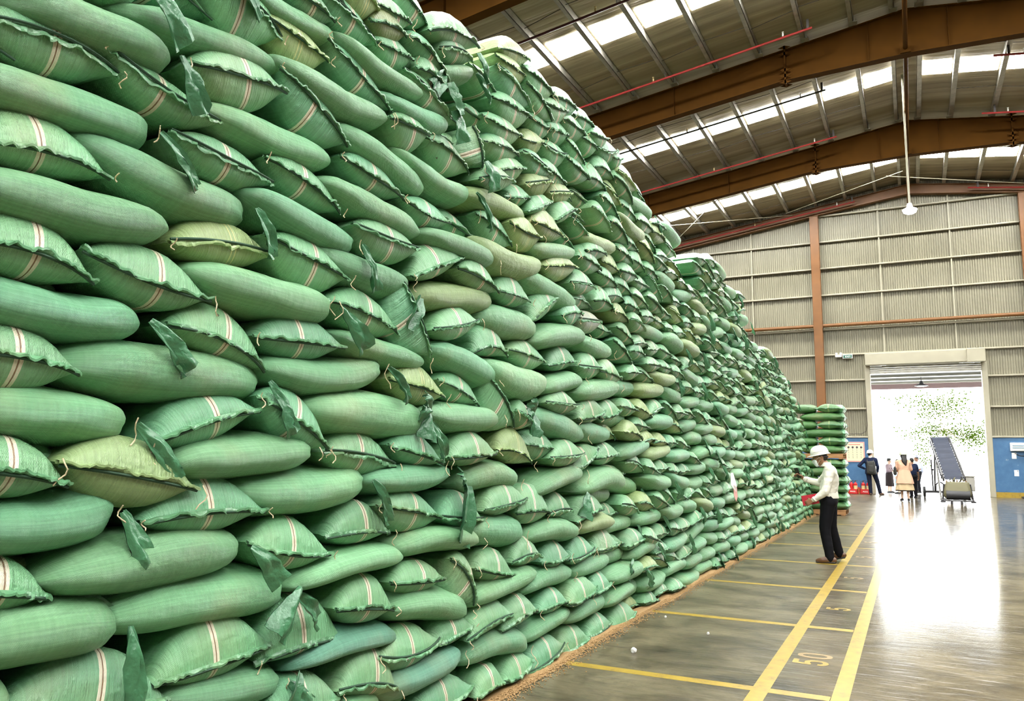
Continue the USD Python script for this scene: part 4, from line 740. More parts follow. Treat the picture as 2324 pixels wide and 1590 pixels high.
for j in range(6):
    a, m, b = [-0.42, 0.02*(j % 3-1)], [0, 0.02*(j % 2)-0.01], [0.42, -0.02*(j % 2)]; v, f, uv = stretcher_mesh(a, m, b, 0.102, 0.102, 0.02, 320+j, 20, 16, (3+j % 3, 4+(j+1) % 3)); mm = ['sack_plain_0', 'sack_plain_1', 'sack_plain_2', 'sack_plain_3', 'sack_plain_4', 'sack_yellow_plain'][j]
    ms = [((v, f), mm, uv+[0, 5.0])]
    if j % 2: ms.append((flap_mesh((0, 0.41, -0.01), -0.8, 0.2, 0.02, 0.06, j, 6), 'cloth_dark', None))
    proto(ms)
pos, idx, scl, rot = [], [], [], []
for e, x0 in rest:
    k, a, m, b = e[:4]; L = np.linalg.norm(np.subtract(b, a)); an = math.atan2(b[1]-a[1], b[0]-a[0]); w = rs.random()
    idx.append((6 if 'Y' in e[6] else rs.integers(0, 6)) if k == 'H' else 7+(5 if 'Y' in e[6] else rs.integers(0, 5))); pos.append((x0, m[0], (a[1]+b[1]+m[1])/3)); scl.append((1, L/(0.52 if k == 'H' else 0.84), (e[4]+e[5])/0.175)); rot.append(an)
for c in range(27):
    for y in np.arange(-0.8+0.3*(c % 2), 22, 0.8):
        if 0.085+c*PITCH_Z < top_at(y+0.2)-0.02 and 0.085+c*PITCH_Z < top_at(y-0.2): pos.append((WX-0.42-0.06*(c % 3), y, 0.085+c*PITCH_Z)); idx.append(7+(c+int(y*10)) % 5); scl.append((1.1, 1.0, 1.06)); rot.append(0)
pi.CreatePrototypesRel().SetTargets([Sdf.Path(p) for p in protos]); pi.CreatePositionsAttr(Vt.Vec3fArray([Gf.Vec3f(*map(float, p)) for p in pos])); pi.CreateProtoIndicesAttr(Vt.IntArray([int(i) for i in idx]))
pi.CreateScalesAttr(Vt.Vec3fArray([Gf.Vec3f(*map(float, s)) for s in scl])); pi.CreateOrientationsAttr(Vt.QuathArray([Gf.Quath(float(math.cos(a/2)), float(math.sin(a/2)), 0, 0) for a in rot]))
# grain spilled along the foot of the wall
gs = thing('spilled_grain', 'tan spilled grain scattered along the foot of the sack wall', 'grain', (WX, 8, 0), kind='stuff')
ys = np.arange(3.0, 22.5, 0.06); xs = np.linspace(-0.25, 0.07, 7); X, Y = np.meshgrid(xs, ys); h = 0.028*np.maximum(0, 1-((X+0.05)/0.11)**2)*(0.35+1.3*meshkit.fbm(np.stack([X*6, Y*3, X*0], -1), 3, 4)); h[:, 0] = 0
part(gs, 'drift', trimesh.Trimesh(np.stack([X+WX+0.05*(meshkit.noise(np.stack([Y*1.3, Y*0, Y*0], -1), 8)-0.5), Y, h-0.002], -1).reshape(-1, 3), grid_faces(len(ys), 7), process=False), 'grain_tan', smooth=True, kind='stuff')
gr = trimesh.creation.icosphere(0, 0.006); n_ = 9000; gyy = 3.0+19*rs.random(n_)**1.6; gx = WX+0.02+np.abs(rs.normal(size=n_))*0.055; V = (gr.vertices*[0.8, 1.3, 0.6])[None]*rs.uniform(0.7, 1.2, (n_, 1, 1)) + np.stack([gx, gyy, np.maximum(0.003, 0.02*(1-(gx-WX)/0.12))], 1)[:, None]
part(gs, 'grains', trimesh.Trimesh(V.reshape(-1, 3), (gr.faces[None]+np.arange(n_)[:, None, None]*len(gr.vertices)).reshape(-1, 3), process=False), 'grain_tan', kind='stuff')
for x, y, r_, w_ in ((-1.98, 6.0, 0.022, 'largest, nearest'), (-1.62, 6.9, 0.012, 'small middle'), (-2.13, 7.4, 0.011, 'small farthest')):
    q = trimesh.creation.icosphere(2, r_); q.vertices += (meshkit.fbm(q.vertices*60, 2)[:, None]-0.5)*0.01; q.apply_translation([x, y, r_*0.8]); solo('pebble', q, 'concrete_out', f'{w_} pale pebble on the concrete by the sack wall', 'pebble', (x, y, 0), 'pebbles by the sacks')
# two laden pallets, one on the other, at the end of the wall
def pallet(x0, y0, z0, label):
    t = thing('pallet', label, 'pallet', (x0+0.6, y0+0.5, z0))
    for k in range(7): part(t, 'deck_board', bbox(x0, x0+1.2, y0+0.155*k, y0+0.155*k+0.11, z0+0.115, z0+0.14, 0.004), 'wood_pallet')
    for k in range(3): part(t, 'stringer', bbox(x0, x0+1.2, y0+0.5*k-0.0+0.0, y0+0.5*k+0.05, z0+0.022, z0+0.115, 0.004), 'wood_pallet')
    for k in range(3): part(t, 'bottom_board', bbox(x0+0.01+0.54*k, x0+0.11+0.54*k, y0, y0+1.05, z0, z0+0.022, 0.004), 'wood_pallet')
PXL, PYN = -2.80, 21.95
pallet(PXL, PYN, 0, 'lower wooden pallet on the floor behind the man'); pallet(PXL, PYN, 1.425, 'upper wooden pallet resting on the lower load of sacks, behind the white helmet')
def turn(v, cx, cy):    # a sack built facing +x turned to face the camera (-y)
    return np.stack([cx + v[:, 1], cy - v[:, 0], v[:, 2]], 1)
npl = 0
for tier, (z0, nc) in enumerate(((0.14, 6), (1.565, 6))):
    for c in range(nc):
        z = z0+0.105+c*0.213; r = np.random.default_rng(50+tier*10+c)
        two = (c % 2 == 1) if tier == 0 else (c % 2 == 1); lays = [(-0.02, 0.60, 'S'), (0.56, 1.22, 'H')] if two else [(0.18, 1.20, 'S')]
        for (a0, b0, k) in lays:
            seed = 700+npl; cx = PXL; e0, e1, em = [a0, z-0.012], [b0, z-0.012], [(a0+b0)/2, z+0.0]
            if k == 'H': v, f, uv = header_mesh(e0, em, e1, 0.124, 0.112, 0, seed, 28, 12, 0.9)
            else: v, f, uv = stretcher_mesh(e0, em, e1, 0.122, 0.118, 0.03, seed, 24, 20, (4, 4), 0.3, 0.15, 0.2)
            npl += 1; nm = ['', 'second ', 'third ', 'fourth ', 'fifth ', 'sixth ', 'seventh '][c]; 
            lab = f'green sack, {"sewn end" if k == "H" else "long side"} facing, {nm or "bottom "}course of the {"lower" if tier == 0 else "upper"} pallet load'.replace('second course', 'second course')
            t = thing('pallet_sack', lab, 'sack', (cx+(a0+b0)/2, PYN, z-0.08), 'sacks on the two pallets')
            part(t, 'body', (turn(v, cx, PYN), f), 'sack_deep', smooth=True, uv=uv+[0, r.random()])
            if k == 'H': h = hem_mesh(e0, em, e1, 0, seed, 20); h.vertices = turn(h.vertices, cx, PYN); part(t, 'sewn_hem', h, 'cloth_dark')
        # the sacks showing their ends on the pallet's aisle side
        if npl < 26:
            for j, y in enumerate((PYN+0.40, PYN+0.86)):
                a, m, b = [y-0.27, z-0.015], [y, z-0.005], [y+0.27, z-0.02]; x0 = PXL+1.24+r.uniform(0, 0.05); e = ('H', a, m, b, 0.088, 0.08, '', True)
                t = thing('pallet_sack', f'green sack end on the aisle side, {["bottom", "second", "third", "fourth", "fifth", "sixth", "seventh"][c]} course of the {["lower", "upper"][tier]} pallet, {["near", "far"][j]} one', 'sack', (x0, y, z-0.08), 'sacks on the two pallets')
                v, f, uv = header_mesh(a, m, b, 0.118, 0.108, x0, 760+npl*3+j, 20, 8, 0.3); part(t, 'body', (v, f), f'sack_plain_{(c+j) % 5}', smooth=True, uv=uv); part(t, 'sewn_hem', hem_mesh(a, m, b, x0, 760+npl*3+j, 14), 'hem_green')
# paper tag pinned on the wall of sacks
t = thing('paper_tag', 'white and pink paper tag hanging on the sacks left of the man', 'tag', (-2.2, 12.2, 1.2))
tg = [(-2.27, 11.0), (-2.20, 11.45)]
def sheet(name, yz, m_): part(t, name, trimesh.convex.convex_hull(np.array([(-2.25+0.05*(1.3-z), y, z) for y, z in yz] + [(-2.253+0.05*(1.3-z), y, z) for y, z in yz])), m_)
sheet('upper_sheet', [(11.10, 1.26), (11.26, 1.26), (11.45, 1.08), (11.36, 0.99), (11.05, 1.10)], 'paper'); sheet('pink_sheet', [(11.22, 1.09), (11.44, 1.05), (11.44, 0.92), (11.32, 0.86), (11.20, 0.95)], 'poster_edge')
# ---------------------------------------------------------------- people
class Fig:
    """Builds one person: joints in local (forward, left, up) metres, parts under one thing."""
    def __init__(s, name, label, base, heading, k=1.0, fine=0.02):
        s.h, s.k, s.base, s.fine = heading, k, np.array([*base, 0.0]), fine
        s.t = thing(name, label, 'person', s.base)
    def W(s, v):
        v = np.asarray(v, float)*s.k; c, n = math.cos(s.h), math.sin(s.h)
        return s.base + np.stack([v[..., 0]*c - v[..., 1]*n, v[..., 0]*n + v[..., 1]*c, v[..., 2]], -1)
    def solid(s, groups, it=6, ln=None):
        ms = [m3.Manifold.batch_hull([m3.Manifold.sphere(r, 14).translate(list(map(float, p))) for p, r in g]) for g in groups]
        m = m3.Manifold.batch_boolean(ms, m3.OpType.Add).refine_to_length(ln or s.fine).to_mesh()
        t = trimesh.Trimesh(np.array(m.vert_properties[:, :3]), np.array(m.tri_verts), process=True); trimesh.smoothing.filter_taubin(t, 0.5, -0.53, it); return t
    def add(s, name, m, mt_, smooth=True, label=None, wr=0, ws=9, under=None):
        v, f, n = meshkit.arrays(m); 
        if wr:
            t = trimesh.Trimesh(v, f, process=False); v = v + t.vertex_normals*(meshkit.fbm(v*np.array([ws, ws, ws*1.6])+3, 3, 6)-0.5)[:, None]*wr*2
        return part(under or s.t, name, (s.W(v), f), mt_, smooth=smooth, label=label)
def chain(ps, rs): return [[(ps[i], rs[i]), (ps[i+1], rs[i+1])] for i in range(len(ps)-1)]
def hand(w, d, n, side, curl, sc=1.0):
    """Palm, four fingers and a thumb as hull groups; d the way the fingers point, n out of the palm, side towards the thumb."""
    w, d, n, t = (np.asarray(x, float) for x in (w, d, n, side)); d /= np.linalg.norm(d); n = n-d*(n@d); n /= np.linalg.norm(n); t = np.cross(n, d)*np.sign(np.cross(n, d)@t)
    g = [[(w, 0.024*sc), (w+d*0.03*sc+t*0.02*sc, 0.017*sc), (w+d*0.03*sc-t*0.02*sc, 0.017*sc)], [(w+d*0.03*sc+t*0.022*sc, 0.016*sc), (w+d*0.03*sc-t*0.022*sc, 0.016*sc), (w+d*0.085*sc+t*0.032*sc, 0.011*sc), (w+d*0.082*sc-t*0.032*sc, 0.011*sc)]]
    for i, L in enumerate((0.068, 0.076, 0.071, 0.056)):
        p = w+d*0.088*sc+t*(0.031-0.021*i)*sc; a = 0; ps = [p]
        for j, f in enumerate((0.45, 0.32, 0.23)):
            a += curl*(0.75, 1.0, 0.8)[j]; p = p+(d*math.cos(a)+n*math.sin(a))*L*f*sc; ps.append(p)
        g += chain(ps, [0.0095*sc, 0.009*sc, 0.0082*sc, 0.0072*sc])
    p = w+d*0.03*sc+t*0.03*sc; q = p+(t*0.75+d*0.55+n*0.35)*0.038*sc; r_ = q+(d*0.8+t*0.15+n*0.5)*0.032*sc
    return g + chain([w+d*0.015*sc+t*0.012*sc, p, q, r_], [0.016*sc, 0.0125*sc, 0.0105*sc, 0.009*sc])
def head_groups(c, up, fw):
    c, up, fw = (np.asarray(x, float) for x in (c, up, fw)); up /= np.linalg.norm(up); fw = fw-up*(fw@up); fw /= np.linalg.norm(fw); l = np.cross(up, fw); P = lambda f, s, u: c+fw*f+l*s+up*u
    g = [[(P(-.012, 0, .03), .082), (P(-.03, 0, .015), .078), (P(.03, 0, .01), .066)], [(P(.03, 0, .01), .064), (P(.045, 0, -.065), .042), (P(.055, 0, -.085), .030), (P(-.02, .035, -.03), .04), (P(-.02, -.035, -.03), .04)],
         [(P(.092, 0, .012), .009), (P(.112, 0, -.022), .012)], [(P(.085, .014, -.024), .010), (P(.085, -.014, -.024), .010), (P(.106, 0, -.026), .011)], [(P(.088, 0, -.055), .014), (P(.082, .018, -.056), .010), (P(.082, -.018, -.056), .010)]]
    for q in (1, -1): g += [[(P(-.006, .078*q, .004), .013), (P(-.012, .082*q, -.016), .015), (P(-.006, .077*q, -.034), .009)], [(P(.07, .03*q, .022), .014), (P(.05, .048*q, -.01), .02)]]
    return g, P
def helmet(F, P, m_, tilt=0.0, brim=0.032):
    """Hard hat: domed shell with a ridge, brim all round and a longer peak in front, band and knob behind."""
    n = 40; a = np.arange(n)*2*np.pi/n; rows = []
    for u, r in ((-0.004, 1.0+0.0), (0.0, 1.02), (0.006, 0.99), (0.012, 0.86), (0.04, 0.85), (0.075, 0.79), (0.105, 0.65), (0.125, 0.44), (0.133, 0.22), (0.135, 0.01)):
        edge = r > 0.95; fx = np.cos(a); ext = np.where(fx > 0, brim*fx**2, 0) if edge else 0
        rr = (0.138*r if not edge else 0.118*r+0.016); f_ = rr*fx*1.08+ext - 0.012; l_ = rr*np.sin(a)*0.93; ridge = 0.006*np.exp(-(l_/0.02)**2) if not edge else 0
        rows.append([P(f, s, 0.038+u+rd-tilt*f) for f, s, rd in zip(f_, l_, np.broadcast_to(ridge, n))])
    v = np.array(rows); v = np.concatenate([v, v[:, :1]], 1); return trimesh.Trimesh(v.reshape(-1, 3), grid_faces(len(rows), n+1), process=False)
def loft(rings, n=40, rip=0.0, k=9, seed=0):
    """A garment from ellipses (f, l, u, rf, rl), pleated a little towards the hem, with thickness."""
    a = np.linspace(0, 2*np.pi, n+1); V = []
    for i, (f, l, u, rf, rl) in enumerate(rings):
        w = 1 + rip*(i/(len(rings)-1))*np.sin(a*k+seed); V.append(np.stack([f+rf*np.cos(a)*w, l+rl*np.sin(a)*w, np.full_like(a, u)], 1))
    for (f, l, u, rf, rl) in rings[::-1]: V.append(np.stack([f+(rf-.008)*np.cos(a), l+(rl-.008)*np.sin(a), np.full_like(a, u)], 1))
    return trimesh.Trimesh(np.array(V).reshape(-1, 3), grid_faces(len(V), n+1)[:, ::-1], process=False)
def dress_up(F, J, skin, shirt, legs, shoes, sleeves='long', skirt=None, hair=True, hat=None, tail=True, wr=0.006, shoulder=0.0):
    """Skin body in one surface, then the clothes over it."""
    h, P = head_groups(J['head'], J.get('up', (0.05, 0, 1)), J.get('look', (1, 0, 0)))
    g = h + [[(J['neck'], .056), (np.add(J['head'], (-.02, 0, -.05)), .055)]]
    sh, ch, wa, hp = J['sh'], J['chest'], J['waist'], J['hip']
    torso = lambda e: [[(sh[0], .062+e), (sh[1], .062+e), (np.add(ch, (0, .07, 0)), .108+e), (np.add(ch, (0, -.07, 0)), .108+e), (np.add(J['neck'], (-.01, 0, -.05)), .06)],
                       [(np.add(ch, (0, .07, 0)), .108+e), (np.add(ch, (0, -.07, 0)), .108+e), (np.add(wa, (0, .055, 0)), .105+e), (np.add(wa, (0, -.055, 0)), .105+e)],
                       [(np.add(wa, (0, .055, 0)), .105+e), (np.add(wa, (0, -.055, 0)), .105+e), (hp[0], .105+e), (hp[1], .105+e)]]
    g += torso(-.012)
    for i in (0, 1):
        g += chain([sh[i], J['el'][i], J['wr'][i]], [.05, .038, .026]); g += chain([hp[i], J['knee'][i], J['ank'][i]], [.088, .055, .036]) + [[(J['ank'][i], .034), (J['heel'][i], .028), (J['toe'][i], .022)]]
        g += hand(J['wr'][i], J['hd'][i], J['hn'][i], J['ht'][i], J['curl'][i])
    F.add('body', F.solid(g, 5), skin)
    up = torso(.012)
    if legs: up[2] = [(np.add(wa, (0, .055, 0)), .117), (np.add(wa, (0, -.055, 0)), .117), (np.add(hp[0], (0, -.01, .10)), .098), (np.add(hp[1], (0, .01, .10)), .098)]
    for i in (0, 1):
        e, w_ = np.asarray(J['el'][i], float), np.asarray(J['wr'][i], float)
        if sleeves == 'long': up += chain([sh[i], e, e+(w_-e)*0.93], [.070, .056, .038])
        elif sleeves == 'short': up += chain([sh[i], np.asarray(sh[i])+(e-np.asarray(sh[i]))*0.8], [.068, .06])
    if shirt: F.add('shirt', F.solid(up, 4, F.fine*0.8), shirt, wr=wr*1.2, ws=12)
    if legs:
        lg = [[(hp[0], .118), (hp[1], .118), (np.add(hp[0], (0, 0, .035)), .108), (np.add(hp[1], (0, 0, .035)), .108)]]
        for i in (0, 1): lg += chain([hp[i], J['knee'][i], np.add(J['ank'][i], (0, 0, -.02))], [.106, .078, .060])
        F.add('trousers', F.solid(lg, 4, F.fine*0.8), legs, wr=0.005, ws=8)
    for i in (0, 1):
        F.add('shoe', F.solid([[(np.add(J['heel'][i], (0, 0, .012)), .040), (np.add(J['ank'][i], (.0, 0, -.02)), .045), (np.add(J['toe'][i], (-.06, 0, .012)), .042), (J['toe'][i], .030)]], 3), shoes)
        a, b = np.asarray(J['heel'][i], float), np.asarray(J['toe'][i], float); F.add('sole', F.solid([[(a+(-.01, .022, -.02), .014), (a+(-.01, -.022, -.02), .014), (b+(.012, .016, -.016), .014), (b+(.012, -.016, -.016), .014)]], 1), 'rubber')
    if hair: F.add('hair', F.solid([[(P(-.025, 0, .045), .083), (P(-.042, 0, .0), .070), (P(-.055, .02, -.03), .035), (P(-.055, -.02, -.03), .035)]] + [[(P(-.015, .066*q, .03), .020), (P(-.015, .068*q, .01), .012)] for q in (1, -1)], 3), 'hair_black')
    for q in (1, -1): F.add('eye', F.solid([[(P(.083, .030*q, .0), .0075), (P(.083, .022*q, .001), .006)]], 0, 0.01), 'ink')
    F.hat = F.add('helmet', helmet(F, P, hat), hat, smooth=40) if hat else None
    return P
def stand(k=1.0, **o):
    J = dict(head=(.03, 0, 1.545), neck=(0, 0, 1.42), sh=[(0, .165, 1.345), (0, -.165, 1.345)], chest=(0, 0, 1.20), waist=(.0, 0, 1.02), hip=[(0, .085, .89), (0, -.085, .89)], knee=[(.02, .09, .49), (.02, -.09, .49)], ank=[(-.02, .09, .085), (-.02, -.09, .085)],
             heel=[(-.06, .09, .035), (-.06, -.09, .035)], toe=[(.16, .11, .03), (.16, -.11, .03)], el=[(-.03, .22, 1.08), (-.03, -.22, 1.08)], wr=[(.06, .22, .85), (.06, -.22, .85)], hd=[(.3, 0, -1), (.3, 0, -1)], hn=[(0, -1, 0), (0, 1, 0)], ht=[(1, 0, 0), (1, 0, 0)], curl=[.35, .35]); J.update(o); return J
# the man in the white shirt: profile to the left, phone raised in his far hand, red book in the near one
F = Fig('person', 'man in white shirt and helmet raising a phone, red book in hand', (-1.12, 12.30), math.pi, 1.0, 0.013)
J = dict(head=(.095, 0, 1.475), look=(1, 0, -.22), up=(.2, 0, 1), neck=(.0, 0, 1.365), sh=[(-.055, .175, 1.30), (-.035, -.165, 1.29)], chest=(-.035, 0, 1.165), waist=(-.005, 0, .985), hip=[(-.005, .088, .86), (-.005, -.088, .86)],
    knee=[(.055, .10, .475), (-.01, -.12, .49)], ank=[(.0, .115, .085), (-.10, -.20, .125)], heel=[(-.05, .115, .036), (-.155, -.20, .08)], toe=[(.165, .135, .03), (.055, -.225, .03)],
    el=[(.015, .245, 1.0), (.135, -.235, 1.10)], wr=[(.185, .235, .875), (.345, -.165, 1.165)], hd=[(.8, -.12, -.42), (.75, .05, .55)], hn=[(-.2, -1, -.1), (.7, .5, -.3)], ht=[(.5, 0, .8), (-.3, .6, .8)], curl=[.55, .62])
P = dress_up(F, J, 'skin', 'shirt_white', 'trousers_black', 'shoe_brown', hat='helmet_white', wr=0.009)
F.add('face_mask', F.solid([[(P(.062, .036, -.035), .026), (P(.062, -.036, -.035), .026), (P(.108, 0, -.032), .014), (P(.06, .02, -.098), .026), (P(.06, -.02, -.098), .026)]], 3), 'mask_blue')
for q in (1, -1): F.add('mask_strap', tube([P(.06, .058*q, -.03), P(.02, .078*q, -.005), P(-.008, .088*q, .006)], .0025, 5), 'paper'); F.add('mask_strap', tube([P(.045, .05*q, -.09), P(.01, .075*q, -.05), P(-.01, .086*q, -.03)], .0025, 5), 'paper')
F.add('collar', loft([(.012, 0, 1.412, .058, .060), (.008, 0, 1.372, .074, .078), (.004, 0, 1.352, .086, .092)]), 'shirt_white'); F.add('shirt_hem', loft([(-.006, 0, 1.0, .124, .172), (-.006, 0, .95, .131, .183), (-.006, 0, .905, .136, .190)], rip=.012), 'shirt_white')
for i in (0, 1): e, w_ = np.array(J['el'][i]), np.array(J['wr'][i]); F.add('cuff', tube([e+(w_-e)*.80, e+(w_-e)*.95], [.041, .039], 16), 'shirt_white')

F.add('helmet_strap', tube([P(-.02, .085, .035), P(-.10, .05, .0), P(-.11, 0, -.01), P(-.10, -.05, 0), P(-.02, -.085, .035)], .007, 6), 'ink', under=F.hat); F.add('helmet_knob', F.solid([[(P(-.112, .012, -.004), .010), (P(-.112, -.012, -.004), .010)]], 1), 'ink', under=F.hat)
mk = []
for i_, w2 in enumerate((.006, .004, .007, .005, .003, .008, .004, .006, .005, .007, .004, .006)):
    a = math.radians(58+i_*5.2); c_ = P(.138*.86*1.08*math.cos(a)-.012+.0015*math.cos(a), (.138*.86*.93+.0015)*math.sin(a), .085); mk.append(trimesh.creation.icosphere(1, .0034).apply_scale([w2/.0034*.6, .6, 1]).apply_translation(c_))
F.add('helmet_lettering', cat_(mk), 'ink', under=F.hat)
w_ = np.array(J['wr'][1]); m = bbox(-.005, .005, -.036, .036, -.078, .078, .004); R = trimesh.transformations.euler_matrix(0.1, 0.40, 1.0); m.apply_transform(R); m.apply_translation(w_+(.078, .03, .085)); ph = thing('mobile_phone', 'dark mobile phone raised in the man\'s hand before the sacks', 'phone', F.W(w_+(.078, .03, .085)))
part(ph, 'case', (F.W(m.vertices), m.faces), 'phone_dark'); m2 = bbox(-.0065, -.0045, -.032, .032, -.070, .070, .0008); m2.apply_transform(R); m2.apply_translation(w_+(.078, .03, .085)); part(ph, 'screen', (F.W(m2.vertices), m2.faces), 'belt_dark')
bk = thing('red_book', 'red hardback notebook held low in the man\'s near hand', 'book', F.W((.22, .215, .88)))
R = trimesh.transformations.euler_matrix(0, 0.20, -0.08)
for nm, b, c in (('cover', bbox(-.11, .11, -.010, -.007, -.07, .07, .001), 'book_red'), ('cover', bbox(-.11, .11, .007, .010, -.07, .07, .001), 'book_red'), ('pages', box(-.105, .108, -.007, .007, -.066, .066), 'paper'), ('spine', bbox(-.113, -.108, -.010, .010, -.07, .07, .001), 'book_red')):
    b.apply_transform(R); b.apply_translation((.225, .200, .882)); part(bk, nm, (F.W(b.vertices), b.faces), c)
# the group in the doorway
F = Fig('person', 'man in navy suit and white helmet seen from behind, left hand on hip', (-1.52, 34.3), math.pi/2-.1, 1.03, 0.025)
J = stand(sh=[(0, .18, 1.345), (0, -.18, 1.345)], el=[(-.09, .40, 1.10), (.0, -.25, 1.07)], wr=[(.02, .20, .98), (.10, -.22, .86)], hd=[(.5, -.5, -.5), (.3, 0, -1)], hip=[(0, .09, .89), (0, -.10, .89)], knee=[(0, .06, .49), (.10, -.2, .5)], ank=[(-.02, .03, .085), (.16, -.27, .085)], heel=[(-.06, .03, .035), (.12, -.27, .035)], toe=[(.12, .06, .03), (.30, -.36, .03)], look=(1, -.6, 0))
dress_up(F, J, 'skin_fair', 'suit_navy', 'jeans_navy', 'shoe_brown', hat='helmet_white')
F.add('jacket_hem', loft([(0, 0, 1.02, .125, .19), (0, 0, .90, .14, .20), (0, 0, .80, .15, .205)], rip=.03), 'suit_navy'); F.add('collar', loft([(-.005, 0, 1.452, .057, .060), (-.01, 0, 1.415, .062, .068)]), 'paper')
bp = thing('backpack', 'black backpack on the back of the man in the navy suit', 'backpack', F.W((-.17, -.03, 1.05)))
def bpart(nm, gr, m_): t_ = F.solid(gr, 4); part(bp, nm, (F.W(t_.vertices), t_.faces), m_, smooth=True)
bpart('body', [[((-.17, .06, .86), .075), ((-.17, -.15, .84), .075), ((-.15, .07, 1.22), .06), ((-.15, -.12, 1.24), .06)]], 'pack_black'); bpart('front_pocket', [[((-.24, .02, .90), .03), ((-.24, -.12, .88), .03), ((-.23, .02, 1.10), .025), ((-.23, -.10, 1.10), .025)]], 'pack_black')
for q in (.10, -.12): bpart('strap', [[((-.12, q, 1.25), .018), ((-.02, q, 1.40), .018)], [((-.02, q, 1.40), .018), ((.10, q, 1.30), .016)]], 'pack_black')
F = Fig('person', 'woman from behind in peach coat, pale green helmet and long black hair', (-.31, 30.4), math.pi/2+.15, 0.99, 0.022)
J = stand(el=[(.05, .24, 1.08), (.04, -.23, 1.08)], wr=[(.20, .16, 1.0), (.22, -.14, 1.0)], hd=[(1, -.3, 0), (1, .3, 0)], ank=[(-.02, .10, .085), (-.12, -.08, .085)], heel=[(-.06, .10, .05), (-.16, -.08, .05)], toe=[(.14, .12, .03), (.04, -.10, .03)], knee=[(.02, .10, .49), (-.04, -.08, .49)])
P = dress_up(F, J, 'skin_fair', 'coat_peach', None, 'shoe_black', hat='helmet_green')
F.add('coat_skirt', loft([(0, 0, 1.08, .125, .175), (0, 0, .98, .15, .20), (-.01, 0, .80, .20, .25), (-.01, 0, .60, .235, .285)], rip=.05, k=7), 'coat_peach'); F.add('skirt', loft([(0, 0, .64, .20, .25), (0, 0, .5, .23, .285), (0, 0, .38, .245, .30)], rip=.06, k=8), 'skirt_tan'); F.add('skirt_hem', loft([(0, 0, .385, .238, .293), (0, 0, .345, .242, .298)], rip=.03), 'skirt_black')
F.add('long_hair', F.solid([[(P(-.05, .03, .03), .06), (P(-.05, -.04, .03), .06), ((-.09, .02, 1.36), .05), ((-.09, -.06, 1.35), .045), ((-.125, -.05, 1.22), .02)]], 4), 'hair_black')
hb = thing('handbag', 'black shoulder bag at the left side of the woman in peach', 'bag', F.W((.05, .27, 1.05))); t_ = F.solid([[((.0, .28, .93), .05), ((.14, .28, .93), .05), ((.01, .27, 1.14), .04), ((.12, .27, 1.14), .04)]], 3); part(hb, 'bag_body', (F.W(t_.vertices), t_.faces), 'pack_black', smooth=True); t_ = tube([(.02, .27, 1.15), (.0, .19, 1.40), (.1, .2, 1.38), (.12, .27, 1.15)], .012, 6); part(hb, 'strap', (F.W(t_.vertices), t_.faces), 'pack_black')
F = Fig('person', 'woman outside in patterned blouse, dark brimmed hat and long black skirt', (-.94, 36.9), -.5, 0.84, 0.03)
P = dress_up(F, stand(el=[(.03, .22, 1.10), (.05, -.22, 1.10)], wr=[(.22, .10, 1.08), (.22, -.10, 1.06)], hd=[(1, -.4, .1), (1, .4, .1)]), 'skin_fair', 'blouse', None, 'shoe_black', sleeves='long', tail=False)
F.add('skirt', loft([(0, 0, 1.06, .12, .16), (0, 0, .92, .16, .20), (0, 0, .6, .18, .215), (0, 0, .33, .19, .225)], rip=.04), 'skirt_black'); F.add('sun_hat', lathe([(.17, .055), (.175, .06), (.1, .075), (.095, .13), (.06, .155), (0, .16)], 28, P(-.01, 0, .01)), 'pack_black', smooth=40)
F.add('blouse_spots', cat_([trimesh.creation.icosphere(1, .02).apply_translation(q) for q in [(.12, .03, 1.2), (.11, -.07, 1.12), (.13, 0, 1.06), (.09, -.12, 1.22), (.10, .09, 1.10), (.03, -.185, 1.14)]]), 'skirt_black')
F = Fig('person', 'woman in light blue dress half hidden behind the peach coat', (-.60, 36.2), math.pi, 0.84, 0.03)
dress_up(F, stand(), 'skin_fair', 'paper', None, 'shoe_black'); F.add('dress', loft([(0, 0, 1.06, .12, .16), (0, 0, .9, .16, .19), (0, 0, .4, .19, .23)], rip=.05), 'dress_blue')
F = Fig('person', 'bareheaded man in dark clothes just right of the peach coat', (-.06, 33.0), math.pi/2+.5, 0.88, 0.028)
dress_up(F, stand(el=[(-.03, .22, 1.08), (.02, -.25, 1.08)], wr=[(.06, .22, .85), (.12, -.33, .86)]), 'skin', 'suit_navy', 'trousers_black', 'shoe_black', sleeves='short')
F = Fig('person', 'man in pale blue shirt with grey backpack and hat, outside in profile', (.13, 37.6), math.pi+.3, 0.92, 0.03)
P = dress_up(F, stand(el=[(-.05, .24, 1.08), (-.05, -.24, 1.08)], wr=[(.12, .14, .95), (.12, -.14, .95)], hd=[(.6, -.6, -.2), (.6, .6, -.2)], hip=[(-.04, .09, .89), (-.04, -.09, .89)]), 'skin', 'shirt_blue', 'trousers_black', 'shoe_black', sleeves='short')
F.add('sun_hat', lathe([(.15, .05), (.155, .055), (.095, .07), (.09, .12), (.05, .145), (0, .15)], 24, P(-.01, 0, .015)), 'pack_grey', smooth=40)
bp = thing('backpack', 'grey backpack on the man in pale blue shirt outside', 'backpack', F.W((-.2, 0, 1.1)))
bpart('body', [[((-.19, .07, .98), .065), ((-.19, -.07, .98), .065), ((-.16, .07, 1.28), .05), ((-.16, -.07, 1.28), .05)]], 'pack_grey')
for q in (.1, -.1): bpart('strap', [[((-.1, q, 1.34), .016), ((.0, q, 1.42), .016)], [((.0, q, 1.42), .016), ((.11, q, 1.25), .014)]], 'pack_grey')
